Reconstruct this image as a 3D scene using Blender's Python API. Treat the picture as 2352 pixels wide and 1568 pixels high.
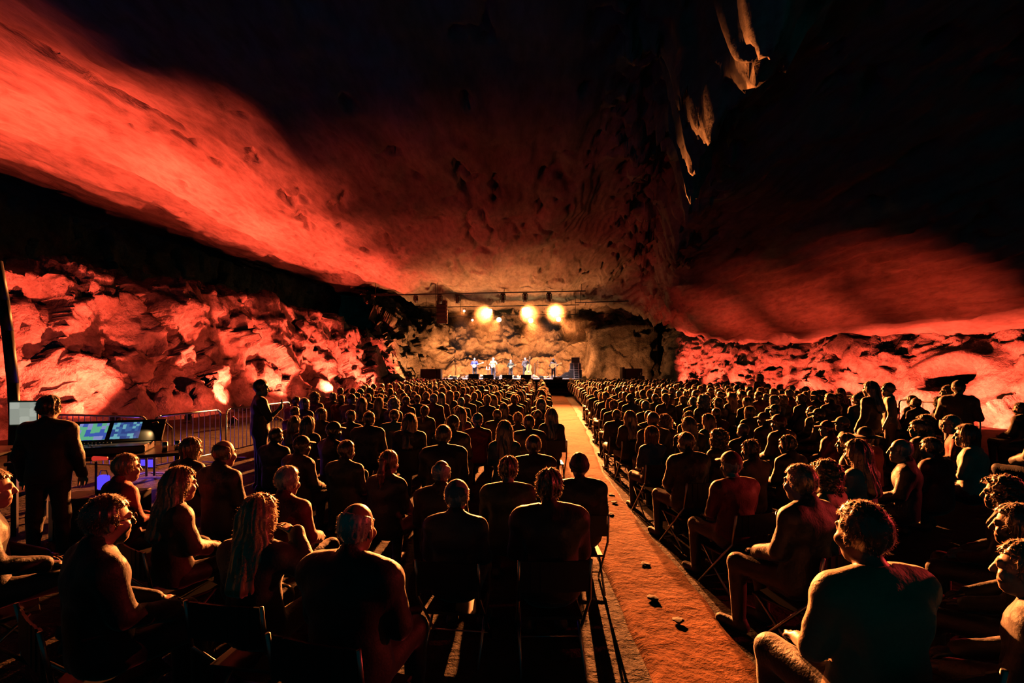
import bpy, bmesh, math, random
import numpy as np
from mathutils import Vector, Matrix

for o in list(bpy.data.objects):
    bpy.data.objects.remove(o)
SC = bpy.context.scene
COL = SC.collection
PI = math.pi

# ------------------------------------------------------------------ camera
CAM_H = 1.9          # eye height of the photographer
F_PX = 1100.0        # focal length in pixels of the 2352 px wide frame
HORIZON = 850.0      # row of the horizon
cam_d = bpy.data.cameras.new('camera')
cam_d.sensor_width = 36.0
cam_d.lens = 36.0 * F_PX / 2352.0
cam_d.shift_y = (HORIZON - 784.0) / 2352.0
cam_d.clip_start = 0.05
cam_d.clip_end = 300
cam = bpy.data.objects.new('camera', cam_d)
cam.location = (0, 0, CAM_H)
cam.rotation_euler = (PI / 2, 0, 0)
COL.objects.link(cam)
SC.camera = cam

# ------------------------------------------------------------------ world and exposure
w = bpy.data.worlds.new('world')
SC.world = w
w.use_nodes = True
w.node_tree.nodes['Background'].inputs[0].default_value = (0.0, 0.52, 0.60, 1)
w.node_tree.nodes['Background'].inputs[1].default_value = 0.045
SC.view_settings.view_transform = 'Standard'
SC.view_settings.look = 'None'
SC.view_settings.gamma = 1.0
SC.view_settings.exposure = 0.0
SC.view_settings.use_curve_mapping = False
SC.cycles.max_bounces = 3
SC.cycles.diffuse_bounces = 0
SC.cycles.glossy_bounces = 1
SC.cycles.sample_clamp_indirect = 4.0
SC.cycles.adaptive_threshold = 0.03
SC.cycles.caustics_reflective = False
SC.cycles.caustics_refractive = False

RED = (1.0, 0.082, 0.040)
ORANGE = (1.0, 0.33, 0.095)
AMBER = (1.0, 0.255, 0.055)

# ------------------------------------------------------------------ helpers
def pix(px, py, d):
    """A point of the place seen at a pixel, d metres down the hall."""
    return Vector(((px - 1176.0) / F_PX * d, d, CAM_H + (HORIZON - py) / F_PX * d))

def hash3(i, j, k, seed):
    h = (i.astype(np.int64) * 374761393 + j.astype(np.int64) * 668265263 + k.astype(np.int64) * 2147483647 + seed * 1274126177) & 0xffffffff
    h = ((h ^ (h >> 13)) * 1274126177) & 0xffffffff
    h = ((h ^ (h >> 16)) * 2246822519) & 0xffffffff
    h = h ^ (h >> 15)
    return (h & 0xffffff).astype(np.float64) / 16777215.0

def vnoise(p, seed=0):
    """value noise, p (n,3) -> -1..1"""
    q = np.floor(p).astype(np.int64)
    f = p - q
    u = f * f * f * (f * (f * 6 - 15) + 10)
    out = 0
    for a in (0, 1):
        for b in (0, 1):
            for c in (0, 1):
                wgt = (u[:, 0] if a else 1 - u[:, 0]) * (u[:, 1] if b else 1 - u[:, 1]) * (u[:, 2] if c else 1 - u[:, 2])
                out = out + wgt * hash3(q[:, 0] + a, q[:, 1] + b, q[:, 2] + c, seed)
    return out * 2 - 1

def fbm(p, seed=0, octaves=4, gain=0.5):
    s, a, t = 0, 1.0, 0
    for o in range(octaves):
        s = s + a * vnoise(p * (2.03 ** o), seed + o * 17)
        t += a
        a *= gain
    return s / t

def ridged(p, seed=0, octaves=3):
    s, a, t = 0, 1.0, 0
    for o in range(octaves):
        s = s + a * (1 - 2 * np.abs(vnoise(p * (2.07 ** o), seed + o * 13)))
        t += a
        a *= 0.5
    return s / t

def facets(p, seed=0, tilt=0.8):
    """chiselled blocks: every point takes the height of its nearest cell's tilted plane"""
    q = np.floor(p).astype(np.int64)
    best = np.full(len(p), 1e9)
    val = np.zeros(len(p))
    for a in (-1, 0, 1):
        for b in (-1, 0, 1):
            for c in (-1, 0, 1):
                i, j, k = q[:, 0] + a, q[:, 1] + b, q[:, 2] + c
                cx = i + hash3(i, j, k, seed)
                cy = j + hash3(i, j, k, seed + 1)
                cz = k + hash3(i, j, k, seed + 2)
                dx, dy, dz = p[:, 0] - cx, p[:, 1] - cy, p[:, 2] - cz
                d = dx * dx + dy * dy + dz * dz
                v = (hash3(i, j, k, seed + 3) * 2 - 1) + tilt * (dx * (hash3(i, j, k, seed + 4) * 2 - 1) + dy * (hash3(i, j, k, seed + 5) * 2 - 1) + dz * (hash3(i, j, k, seed + 6) * 2 - 1)) * 1.6
                m = d < best
                best = np.where(m, d, best)
                val = np.where(m, v, val)
    return val

def sstep(a, b, x):
    t = np.clip((x - a) / (b - a), 0, 1)
    return t * t * (3 - 2 * t)

def mesh_np(name, verts, faces, smooth=True):
    me = bpy.data.meshes.new(name)
    verts = np.asarray(verts, dtype=np.float32)
    faces = np.asarray(faces, dtype=np.int32)
    n, k = len(faces), faces.shape[1]
    me.vertices.add(len(verts))
    me.vertices.foreach_set('co', verts.ravel())
    me.loops.add(n * k)
    me.loops.foreach_set('vertex_index', faces.ravel())
    me.polygons.add(n)
    me.polygons.foreach_set('loop_start', np.arange(0, n * k, k, dtype=np.int32))
    if smooth:
        me.polygons.foreach_set('use_smooth', np.ones(n, dtype=bool))
    me.update(calc_edges=True)
    return me

def grid_faces(nu, nv, flip=False):
    i = np.arange(nu * nv).reshape(nu, nv)
    a, b, c, d = i[:-1, :-1].ravel(), i[1:, :-1].ravel(), i[1:, 1:].ravel(), i[:-1, 1:].ravel()
    return np.stack([a, d, c, b] if flip else [a, b, c, d], axis=1)

def link(name, me, mat=None, parent=None, label=None, cat=None, group=None, kind=None, loc=None):
    o = bpy.data.objects.new(name, me)
    COL.objects.link(o)
    if mat is not None and me is not None and len(me.materials) == 0:
        me.materials.append(mat)
    if parent is not None:
        o.parent = parent
    if loc is not None:
        o.location = loc
    if label: o['label'] = label
    if cat: o['category'] = cat
    if group: o['group'] = group
    if kind: o['kind'] = kind
    return o

def empty(name, loc=(0, 0, 0), rz=0, label=None, cat=None, group=None):
    o = link(name, None, label=label, cat=cat, group=group, loc=loc)
    o.rotation_euler = (0, 0, rz)
    o.empty_display_size = 0.1
    return o

def spot(name, loc, target, power, color, angle=60, blend=0.6, radius=0.12, parent=None):
    l = bpy.data.lights.new(name, 'SPOT')
    l.energy = power
    l.color = color
    l.spot_size = math.radians(angle)
    l.spot_blend = blend
    l.shadow_soft_size = radius
    o = bpy.data.objects.new(name, l)
    COL.objects.link(o)
    o.location = loc
    d = Vector(target) - Vector(loc)
    o.rotation_euler = d.to_track_quat('-Z', 'Y').to_euler()
    return o

# ------------------------------------------------------------------ materials
def mat_new(name):
    m = bpy.data.materials.new(name)
    m.use_nodes = True
    nt = m.node_tree
    return m, nt, nt.nodes['Principled BSDF']

def plain(name, col, rough=0.6, metal=0.0, sheen=0.0, spec=0.4, emit=None, estr=0.0, noise=0.0, nscale=30.0):
    m, nt, b = mat_new(name)
    b.inputs['Base Color'].default_value = (*col, 1)
    b.inputs['Roughness'].default_value = rough
    b.inputs['Metallic'].default_value = metal
    b.inputs['Specular IOR Level'].default_value = spec
    if sheen:
        b.inputs['Sheen Weight'].default_value = sheen
        b.inputs['Sheen Roughness'].default_value = 0.35
    if emit:
        b.inputs['Emission Color'].default_value = (*emit, 1)
        b.inputs['Emission Strength'].default_value = estr
    if noise:
        tc = nt.nodes.new('ShaderNodeTexCoord')
        n = nt.nodes.new('ShaderNodeTexNoise')
        n.inputs['Scale'].default_value = nscale
        n.inputs['Detail'].default_value = 4
        nt.links.new(tc.outputs['Object'], n.inputs['Vector'])
        r = nt.nodes.new('ShaderNodeMapRange')
        r.inputs[3].default_value = 1 - noise
        r.inputs[4].default_value = 1 + noise
        nt.links.new(n.outputs['Fac'], r.inputs[0])
        mx = nt.nodes.new('ShaderNodeMix')
        mx.data_type = 'RGBA'
        mx.blend_type = 'MULTIPLY'
        mx.inputs[0].default_value = 1.0
        mx.inputs[6].default_value = (*col, 1)
        nt.links.new(r.outputs[0], mx.inputs[7])
        nt.links.new(mx.outputs[2], b.inputs['Base Color'])
    return m

def rock_mat(name, c0, c1, scale=0.6, bump=0.5, stretch=(1, 1, 1), rough=0.82, spec=0.25):
    m, nt, b = mat_new(name)
    N = nt.nodes
    tc = N.new('ShaderNodeTexCoord')
    mp = N.new('ShaderNodeMapping')
    mp.inputs['Scale'].default_value = stretch
    nt.links.new(tc.outputs['Object'], mp.inputs['Vector'])
    n1 = N.new('ShaderNodeTexNoise'); n1.inputs['Scale'].default_value = scale; n1.inputs['Detail'].default_value = 6; n1.inputs['Roughness'].default_value = 0.62
    n2 = N.new('ShaderNodeTexNoise'); n2.inputs['Scale'].default_value = scale * 9; n2.inputs['Detail'].default_value = 5; n2.inputs['Roughness'].default_value = 0.65
    for n in (n1, n2):
        nt.links.new(mp.outputs['Vector'], n.inputs['Vector'])
    cr = N.new('ShaderNodeValToRGB')
    cr.color_ramp.elements[0].position = 0.36; cr.color_ramp.elements[0].color = (*c0, 1)
    cr.color_ramp.elements[1].position = 0.64; cr.color_ramp.elements[1].color = (*c1, 1)
    nt.links.new(n1.outputs['Fac'], cr.inputs['Fac'])
    cr2 = N.new('ShaderNodeValToRGB')
    cr2.color_ramp.elements[0].position = 0.30; cr2.color_ramp.elements[0].color = (0.62, 0.6, 0.58, 1)
    cr2.color_ramp.elements[1].position = 0.60; cr2.color_ramp.elements[1].color = (1.05, 1.05, 1.05, 1)
    nt.links.new(n2.outputs['Fac'], cr2.inputs['Fac'])
    mx = N.new('ShaderNodeMix'); mx.data_type = 'RGBA'; mx.blend_type = 'MULTIPLY'; mx.inputs[0].default_value = 1.0
    nt.links.new(cr.outputs['Color'], mx.inputs[6]); nt.links.new(cr2.outputs['Color'], mx.inputs[7])
    nt.links.new(mx.outputs[2], b.inputs['Base Color'])
    ad = N.new('ShaderNodeMath'); ad.operation = 'MULTIPLY_ADD'; ad.inputs[1].default_value = 0.35
    nt.links.new(n2.outputs['Fac'], ad.inputs[0]); nt.links.new(n1.outputs['Fac'], ad.inputs[2])
    bp = N.new('ShaderNodeBump'); bp.inputs['Strength'].default_value = bump; bp.inputs['Distance'].default_value = 0.35
    nt.links.new(ad.outputs[0], bp.inputs['Height'])
    nt.links.new(bp.outputs['Normal'], b.inputs['Normal'])
    b.inputs['Roughness'].default_value = rough
    b.inputs['Specular IOR Level'].default_value = spec
    return m

M_WALL = rock_mat('cave_wall_rock', (0.30, 0.24, 0.20), (0.62, 0.55, 0.48), 0.7, 0.75)
M_CEIL = rock_mat('cave_ceiling_rock', (0.36, 0.29, 0.24), (0.60, 0.53, 0.46), 0.5, 0.35, (1.0, 0.3, 1.0))
M_BACK = rock_mat('cave_back_rock', (0.26, 0.20, 0.15), (0.60, 0.50, 0.40), 1.0, 0.8)
M_FLOOR = rock_mat('packed_dirt', (0.04, 0.03, 0.022), (0.08, 0.055, 0.04), 1.5, 0.4)
M_AISLE = rock_mat('aisle_dirt', (0.17, 0.066, 0.026), (0.27, 0.108, 0.043), 1.2, 0.22, rough=0.95, spec=0.08)

# ------------------------------------------------------------------ cave shell
def interp_path(P, n):
    P = np.array(P, float)
    s = np.concatenate([[0], np.cumsum(np.linalg.norm(np.diff(P[:, :2], axis=0), axis=1))])
    # smooth the polyline by interpolating on a dense parameter and box filtering
    q = np.linspace(0, s[-1], n)
    out = np.stack([np.interp(q, s, P[:, i]) for i in range(P.shape[1])], axis=1)
    k = max(3, n // 40) | 1
    pad = k // 2
    for i in range(P.shape[1]):
        e = np.concatenate([np.full(pad, out[0, i]), out[:, i], np.full(pad, out[-1, i])])
        out[:, i] = np.convolve(e, np.ones(k) / k, 'valid')
    return out

def wall_sheet(name, path, profile, n_s, n_t, side, disp, mat, flip=False):
    """rows of a rock wall: path (x, y, top) and a profile of (outward offset, height as fraction of top or metres)"""
    pts = interp_path(path, n_s)
    tan = np.gradient(pts[:, :2], axis=0)
    tan /= np.linalg.norm(tan, axis=1)[:, None]
    nor = np.stack([-tan[:, 1], tan[:, 0]], axis=1) * side      # points out of the room
    V = np.zeros((n_s, n_t, 3))
    for i in range(n_s):
        pr = np.array(profile(pts[i, 2]), float)
        L = np.concatenate([[0], np.cumsum(np.linalg.norm(np.diff(pr, axis=0), axis=1))])
        q = np.linspace(0, L[-1], n_t)
        off = np.interp(q, L, pr[:, 0]); z = np.interp(q, L, pr[:, 1])
        V[i, :, 0] = pts[i, 0] + nor[i, 0] * off
        V[i, :, 1] = pts[i, 1] + nor[i, 1] * off
        V[i, :, 2] = z
    F = V.reshape(-1, 3)
    # surface normals for displacement
    du = np.gradient(V, axis=0); dv = np.gradient(V, axis=1)
    nn = np.cross(du, dv); nn /= np.linalg.norm(nn, axis=2)[:, :, None] + 1e-9
    nn = nn.reshape(-1, 3)
    o2 = np.repeat(nor, n_t, axis=0)
    sgn = np.sign(nn[:, 0] * o2[:, 0] + nn[:, 1] * o2[:, 1] + 0.3 * (nn[:, 2] < 0) - 1e-6)
    sgn[sgn == 0] = 1
    # keep one orientation for the sheet: pick the majority
    nn = nn * (-1 if np.mean(sgn) > 0 else 1)
    d = disp(F)
    F = F + nn * d[:, None]
    F[:, 2] = np.maximum(F[:, 2], -0.3)
    me = mesh_np(name, F, grid_faces(n_s, n_t, flip))
    return link(name, me, mat, kind='structure')

# left wall, with the dark slot above it
L_PATH = [(-19.5, 2, 4.9), (-17, 9, 5.0), (-15.4, 15, 5.3), (-15.0, 21, 5.6), (-14.4, 27, 6.0), (-13.4, 32, 6.0), (-11.6, 37, 5.2), (-10.2, 41, 4.6), (-10.0, 44, 4.4), (-11.5, 50, 4.6)]
def l_prof(top):
    return [(-1.8, -0.2), (-1.5, 0.35), (-0.9, 1.0), (-0.6, 2.0), (-0.15, 3.2), (0.1, 4.6), (0.35, top), (1.2, top + 0.25), (5.5, top + 0.3), (6.2, top + 1.5), (6.2, 10.5)]
def l_disp(p):
    q = p.copy()
    big = fbm(q * 0.28, 3, 3) * 1.0
    f1 = facets(q * np.array([0.55, 0.55, 0.42]) + 0.35 * np.stack([fbm(q * 0.6, 5, 2), fbm(q * 0.6, 6, 2), fbm(q * 0.6, 7, 2)], 1), 11, 1.0) * 0.42
    f2 = facets(q * np.array([1.5, 1.5, 1.3]), 21, 0.9) * 0.16
    f3 = ridged(q * 1.8, 31, 3) * 0.07 + fbm(q * 5, 41, 2) * 0.03
    k = (0.35 + 0.65 * sstep(0.0, 1.4, p[:, 2])) * (1 - 0.45 * sstep(4.6, 5.4, p[:, 2]))
    return (big + f1 + f2 + f3) * k
wall_left = wall_sheet('wall_left', L_PATH, l_prof, 520, 170, 1, l_disp, M_WALL)

R_PATH = [(23, 2, 3.0), (20, 8, 3.0), (17.8, 14, 3.2), (16.8, 20, 3.5), (16.0, 26, 3.5), (15.2, 32, 3.8), (14.2, 38, 5.0), (13.7, 43, 6.2), (14.2, 50, 6.2)]
def r_prof(top):
    return [(-1.6, -0.2), (-1.2, 0.4), (-0.6, 1.0), (-0.25, 1.8), (0.1, top * 0.8), (0.6, top), (1.6, top + 1.2), (2.4, top + 2.6), (2.6, 8.5)]
def r_disp(p):
    big = fbm(p * 0.3, 103, 3) * 0.7
    f1 = facets(p * np.array([0.6, 0.5, 0.7]), 111, 0.8) * 0.22
    f2 = facets(p * np.array([1.3, 1.3, 2.2]), 121, 0.8) * 0.12
    f3 = ridged(p * np.array([1.2, 1.2, 3.5]), 131, 3) * 0.07 + fbm(p * 5, 141, 2) * 0.025
    # the hollow with the smooth pale rim around it
    r = np.sqrt(((p[:, 1] - 18.3) / 1.5) ** 2 + ((p[:, 2] - 1.65) / 0.85) ** 2)
    hole = -2.2 * (1 - sstep(0.38, 0.62, r)) + 0.35 * np.exp(-((r - 0.95) / 0.3) ** 2)
    return big + (f1 + f2) * (0.12 + 0.88 * sstep(1.1, 2.0, r)) + f3 * (0.3 + 0.7 * sstep(0.9, 1.6, r)) + hole
wall_right = wall_sheet('wall_right', R_PATH, r_prof, 520, 110, -1, r_disp, M_WALL)

B_PATH = [(-10.6, 40.5, 8.5), (-9.0, 44.5, 8.5), (-6, 47.0, 8.5), (-1, 48.2, 8.5), (4, 48, 8.5), (7.6, 46.6, 8.5), (8.6, 44.5, 8.5)]
def b_prof(top):
    return [(-0.8, 0.8), (-0.6, 1.6), (-0.1, 2.6), (0.2, 3.6), (0.3, 5.0), (0.9, 6.0), (2.0, 6.6), (3.0, 7.4), (3.2, 9.5)]
def b_disp(p):
    f0 = facets(p * np.array([0.33, 0.33, 0.5]) + 0.3 * np.stack([fbm(p * 0.5, 205, 2), fbm(p * 0.5, 206, 2), fbm(p * 0.5, 207, 2)], 1), 211, 1.0) * 0.75
    f1 = facets(p * np.array([0.9, 0.9, 1.2]), 221, 0.9) * 0.30
    f2 = facets(p * np.array([2.2, 2.2, 2.6]), 231, 0.9) * 0.10
    return f0 + f1 + f2 + fbm(p * 3, 241, 3) * 0.05
wall_back = wall_sheet('wall_back', B_PATH, b_prof, 260, 110, 1, b_disp, M_BACK)

K_PATH = [(7.2, 47.5, 6.0), (7.4, 44.2, 6.0), (8.6, 43.4, 6.1), (10.5, 43.2, 6.3), (12.4, 43.4, 6.3), (13.3, 43.9, 5.9), (13.8, 46, 5.0)]
def k_prof(top):
    return [(-0.5, -0.2), (-0.2, 1.5), (0.0, 3.5), (0.1, top - 0.3), (0.5, top), (4.5, top + 0.1)]
def k_disp(p):
    return fbm(p * 0.5, 301, 3) * 0.3 + facets(p * 0.9, 311, 0.7) * 0.12 + ridged(p * 2.0, 321, 3) * 0.05
wall_block = wall_sheet('wall_stage_side', K_PATH, k_prof, 150, 80, 1, k_disp, M_BACK)
wall_void = wall_sheet('wall_rear', [(-24, 51.5, 9), (16.5, 53.5, 9)], lambda t: [(0, -0.2), (0, 10.2)], 90, 24, 1, lambda p: fbm(p * 0.6, 401, 3) * 0.4, M_BACK)

# ceiling: one height field over the hall
def ceil_z(X, Y):
    p = np.stack([X, Y, np.zeros_like(X)], axis=1)
    wob = fbm(p * np.array([0.22, 0.16, 1]), 501, 3)
    wob2 = fbm(p * np.array([0.9, 0.5, 1]), 502, 3)
    # left lip of the lit band
    lip = np.interp(Y, [4, 12.6, 14.4, 17.3, 21, 33, 42, 50], [-14.6, -13.4, -13.3, -12.3, -11.9, -10.6, -9.5, -9]) + 0.55 * wob + 0.28 * wob2
    z = 8.2 + 0.0 * X
    z = z + 1.35 * sstep(0, 9, X - lip) * (1 - sstep(24, 38, Y))               # rises towards the middle of the hall
    z = np.where(X < lip, z + 1.3 * sstep(0.0, 0.8, lip - X), z)              # the slot behind the lip
    # right hand part hangs lower, with a broken step along its edge
    edge = np.interp(Y, [2, 6, 9, 10.5, 14, 18, 24, 28, 34, 60], [3.0, 3.2, 3.5, 3.5, 4.6, 5.7, 7.1, 8.2, 11, 14]) + 0.45 * wob2 + 0.5 * wob
    lower = np.interp(Y, [0, 10, 14, 26, 36, 42], [1.8, 1.8, 2.1, 1.9, 0.6, 0.2])
    st = sstep(-0.15, 0.75, X - edge)
    z = z - lower * st
    z = z - 1.2 * np.exp(-((X - edge - 0.35) / 0.45) ** 2) * (1 - sstep(11, 15, Y)) * sstep(5.5, 7.5, Y)   # hanging blade at the corner
    # drop to the right wall
    wr = np.interp(Y, [0, 8, 14, 20, 26, 32, 38, 43, 50], [21, 20, 17.8, 16.8, 16.0, 15.2, 14.2, 13.7, 14.2])
    top = np.interp(Y, [0, 14, 20, 26, 32, 38, 43, 60], [3.0, 3.1, 3.5, 3.4, 3.6, 4.8, 6.6, 7.2])
    k = sstep(-7.5, 0.8, X - wr)
    z = z * (1 - k) + top * k
    # layered ledges on the slope that comes down to the right wall
    lay = z + 0.35 * fbm(p * np.array([0.35, 0.12, 1]), 591, 3)
    stp = 0.34
    tz = (np.floor(lay / stp) + sstep(0.55, 0.95, lay / stp - np.floor(lay / stp))) * stp - (lay - z)
    z = z + (tz - z) * sstep(-9.5, -6.0, X - wr) * 0.9
    # strata, ledges, pockets
    s = fbm(p * np.array([0.5, 0.13, 1]) + 0.25 * wob[:, None], 511, 4)
    q = s * 5.0
    terr = (np.floor(q) + sstep(0.35, 0.65, q - np.floor(q))) / 5.0
    z = z + 0.42 * terr + 0.30 * fbm(p * np.array([0.35, 0.2, 1]), 521, 3)
    pk = fbm(p * np.array([1.5, 0.8, 1]), 531, 3)
    z = z + 0.28 * sstep(0.48, 0.62, pk)
    cr = ridged(p * np.array([0.55, 0.16, 1]) + 0.3 * wob2[:, None], 541, 2)
    z = z + 0.22 * sstep(0.70, 0.86, cr)
    f = facets(p * np.array([0.8, 0.4, 1]), 551, 0.6)
    z = z + 0.05 * f * (0.3 + sstep(6, 9, X)) + 0.03 * fbm(p * np.array([4, 1.6, 1]), 561, 3)
    rough = sstep(0, 1, np.exp(-((X - edge) / 1.6) ** 2))
    z = z + rough * (0.35 * facets(p * np.array([1.1, 0.8, 1]), 571, 1.0) + 0.18 * facets(p * np.array([2.6, 1.8, 1]), 581, 1.0))
    return z
gx = np.concatenate([np.linspace(-23, -15, 60, endpoint=False), np.linspace(-15, -8, 110, endpoint=False), np.linspace(-8, 2.5, 100, endpoint=False), np.linspace(2.5, 9, 110, endpoint=False), np.linspace(9, 22, 110)])
gy = np.concatenate([np.linspace(-5, 6, 40, endpoint=False), np.linspace(6, 54, 380)])
GX, GY = np.meshgrid(gx, gy, indexing='ij')
CZ = ceil_z(GX.ravel(), GY.ravel())
me = mesh_np('ceiling', np.stack([GX.ravel(), GY.ravel(), CZ], axis=1), grid_faces(len(gx), len(gy), True))
ceiling = link('ceiling', me, M_CEIL, kind='structure')

# floor and aisle
fx = np.linspace(-26, 24, 120); fy = np.linspace(-6, 54, 140)
FX, FY = np.meshgrid(fx, fy, indexing='ij')
fp = np.stack([FX.ravel(), FY.ravel(), np.zeros(FX.size)], axis=1)
inner = (1 - sstep(7, 10, np.abs(FX.ravel() - 1.5))) * (1 - sstep(33, 36, FY.ravel()))
fz = 0.05 * fbm(fp * 0.6, 601, 3) * (1 - inner) - 0.03 * (1 - inner)
me = mesh_np('floor', np.stack([FX.ravel(), FY.ravel(), fz], axis=1), grid_faces(len(fx), len(fy)))
floor = link('floor', me, M_FLOOR, kind='structure')

AY = np.array([0.0, 2.2, 2.9, 3.9, 5.4, 7.2, 9.0, 11, 16, 23, 36.2])
A_R = np.array([0.80, 1.00, 1.54, 1.58, 1.58, 1.62, 1.72, 1.92, 2.42, 3.0, 3.96])
A_L = np.array([0.10, 0.40, 0.86, 0.88, 0.84, 0.86, 0.92, 1.05, 1.42, 1.85, 2.55])
ys = np.linspace(0.0, 36.2, 300)
p_ = np.stack([ys, ys * 0, ys * 0], axis=1)
aL = np.interp(ys, AY, A_L) + 0.035 * fbm(p_ * 1.3, 611, 3)
aR = np.interp(ys, AY, A_R) + 0.05 * fbm(p_ * 1.1, 612, 3)
def aisle_x(y):
    return float(np.interp(y, AY, A_L)), float(np.interp(y, AY, A_R))
nx = 26
tt = np.linspace(0, 1, nx)
AX = aL[:, None] * (1 - tt) + aR[:, None] * tt
AYY = np.repeat(ys[:, None], nx, axis=1)
ap = np.stack([AX.ravel(), AYY.ravel(), np.zeros(AX.size)], axis=1)
az = 0.035 + 0.012 * fbm(ap * 2.0, 613, 3) + 0.003 * fbm(ap * 14, 614, 2) - 0.03 * (sstep(0.94, 1, np.tile(tt, len(ys))) + sstep(0.94, 1, 1 - np.tile(tt, len(ys))))
me = mesh_np('floor_aisle', np.stack([AX.ravel(), AYY.ravel(), az], axis=1), grid_faces(len(ys), nx, True))
aisle = link('floor_aisle', me, M_AISLE, kind='structure')
# ------------------------------------------------------------------ wall washers: the lamps that colour the rock
M_BLACK = plain('black_metal', (0.012, 0.012, 0.012), 0.45)
def box_bm(bm, c, s, rot=None):
    M = Matrix.Translation(c) @ (rot.to_4x4() if rot is not None else Matrix.Identity(4)) @ Matrix.Diagonal((s[0], s[1], s[2], 1))
    bmesh.ops.create_cube(bm, size=1.0, matrix=M)

def cyl_bm(bm, a, b, r0, r1=None, seg=12, caps=True):
    a, b = Vector(a), Vector(b)
    d = b - a
    M = Matrix.Translation((a + b) / 2) @ d.to_track_quat('Z', 'Y').to_matrix().to_4x4()
    bmesh.ops.create_cone(bm, cap_ends=caps, segments=seg, radius1=r0, radius2=r0 if r1 is None else r1, depth=d.length, matrix=M)

def tube_bm(bm, pts, r, seg=8):
    for a, b in zip(pts[:-1], pts[1:]):
        cyl_bm(bm, a, b, r, seg=seg)

def bm_mesh(name, bm, smooth=False, bevel=0.0):
    if bevel:
        bmesh.ops.bevel(bm, geom=list(bm.edges), offset=bevel, segments=1, affect='EDGES', clamp_overlap=True)
    me = bpy.data.meshes.new(name)
    bm.to_mesh(me)
    bm.free()
    if smooth:
        for p in me.polygons:
            p.use_smooth = True
    return me

M_LENS = {}
def lens_mat(color, strength):
    k = (color, strength)
    if k not in M_LENS:
        M_LENS[k] = plain('lamp_lens', (0.1, 0.1, 0.1), 0.3, emit=color, estr=strength)
    return M_LENS[k]

def uplight(loc, target, power, color, angle, label, group, blend=0.7, h=0.0):
    """a par can on a yoke, standing on the floor at the foot of the rock"""
    t = empty('par_light', loc, 0, label, 'stage light', group)
    base = Vector((0, 0, 0.22 + h))
    d = (Vector(target) - Vector(loc) - base).normalized()
    bm = bmesh.new(); cyl_bm(bm, base - d * 0.14, base + d * 0.10, 0.085, 0.105, 16)
    link('can', bm_mesh('can', bm), M_BLACK, t)
    bm = bmesh.new(); cyl_bm(bm, base + d * 0.095, base + d * 0.108, 0.09, seg=16)
    link('lens', bm_mesh('lens', bm), lens_mat(color, 6.0), t)
    bm = bmesh.new()
    box_bm(bm, (0, 0, h + 0.01), (0.26, 0.18, 0.02)); box_bm(bm, (-0.12, 0, h + 0.12), (0.015, 0.04, 0.22)); box_bm(bm, (0.12, 0, h + 0.12), (0.015, 0.04, 0.22))
    link('yoke', bm_mesh('yoke', bm), M_BLACK, t)
    if h:
        bm = bmesh.new(); cyl_bm(bm, (0, 0, 0.05), (0, 0, h), 0.02, seg=8); link('pole', bm_mesh('pole', bm), M_BLACK, t)
        for k in range(3):
            bm = bmesh.new(); cyl_bm(bm, (0, 0, 0.5), (0.45 * math.cos(k * 2.09), 0.45 * math.sin(k * 2.09), 0.01), 0.014, seg=6); link('leg', bm_mesh('leg', bm), M_BLACK, t)
    s = spot('wash_beam', Vector(loc) + base + d * 0.16, target, power, color, angle, blend, 0.06)
    return t

LW = 'red lights along the mixing desk wall'
RW = 'red lights along the hollow rock wall'
# (y, distance from wall foot, power, aim height, aim offset along the hall, angle)
def lw_x(y):
    return float(np.interp(y, [2, 9, 15, 21, 27, 32, 37, 41, 45], [-19.5, -17, -15.4, -15, -14.4, -13.4, -11.6, -10, -9]))
def rw_x(y):
    return float(np.interp(y, [2, 8, 14, 20, 26, 32, 38, 43, 50], [23, 20, 17.8, 16.8, 16, 15.2, 14.2, 13.7, 14.2]))
L_UP = [(11.5, 2.8, 900, 2.4), (15.4, 2.3, 2400, 2.2), (21.6, 2.3, 2300, 2.4), (27.0, 2.2, 2600, 2.4), (31.0, 2.1, 2800, 2.4), (35.0, 2.2, 2300, 2.0), (38.6, 2.6, 1800, 2.0)]
for i, (y, off, pw, ah) in enumerate(L_UP):
    x = lw_x(y)
    uplight((x + off + 0.5, y, 0.0), (x - 0.3, y + 0.4, ah + 1.0), pw * 1.7, RED, 88, 'red wash light at the foot of the jagged rock wall', LW)
for i, (y, pw) in enumerate([(8.6, 5500), (12.6, 9500), (17.5, 9500), (22.5, 9500), (28.0, 8500), (33.0, 6000)]):
    x = lw_x(y)
    uplight((x + 3.4, y, 0.0), (x + 3.7, y + 1.0, 8.6), pw, RED, 62, 'red wash light pointed straight up at the rock ceiling', LW, 1.0)
R_UP = [(12.8, 3.6, 2200, 1.3), (15.8, 3.3, 2800, 1.3), (18.8, 3.1, 2800, 1.3), (21.8, 2.9, 2200, 1.3), (24.8, 2.8, 1800, 1.3), (27.8, 2.8, 1700, 1.3), (30.8, 2.8, 1700, 1.4), (34.0, 2.8, 1900, 1.7), (37.5, 2.7, 2300, 2.4)]
for i, (y, off, pw, ah) in enumerate(R_UP):
    x = rw_x(y)
    uplight((x - off, y, 0.0), (x + 0.3, y, ah), pw * 1.1, RED, 84, 'red wash light at the foot of the smooth hollowed rock wall', RW)
for i, (y, pw) in enumerate([(14.5, 550), (20.0, 650), (26.0, 600), (33.0, 400)]):
    x = rw_x(y)
    uplight((x - 4.1, y + 1.4, 0.0), (x - 2.2, y + 3.5, 6.0), pw, (1.0, 0.07, 0.03), 80, 'red wash light pointed up at the sloping rock ceiling', RW, 1.0)

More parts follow.
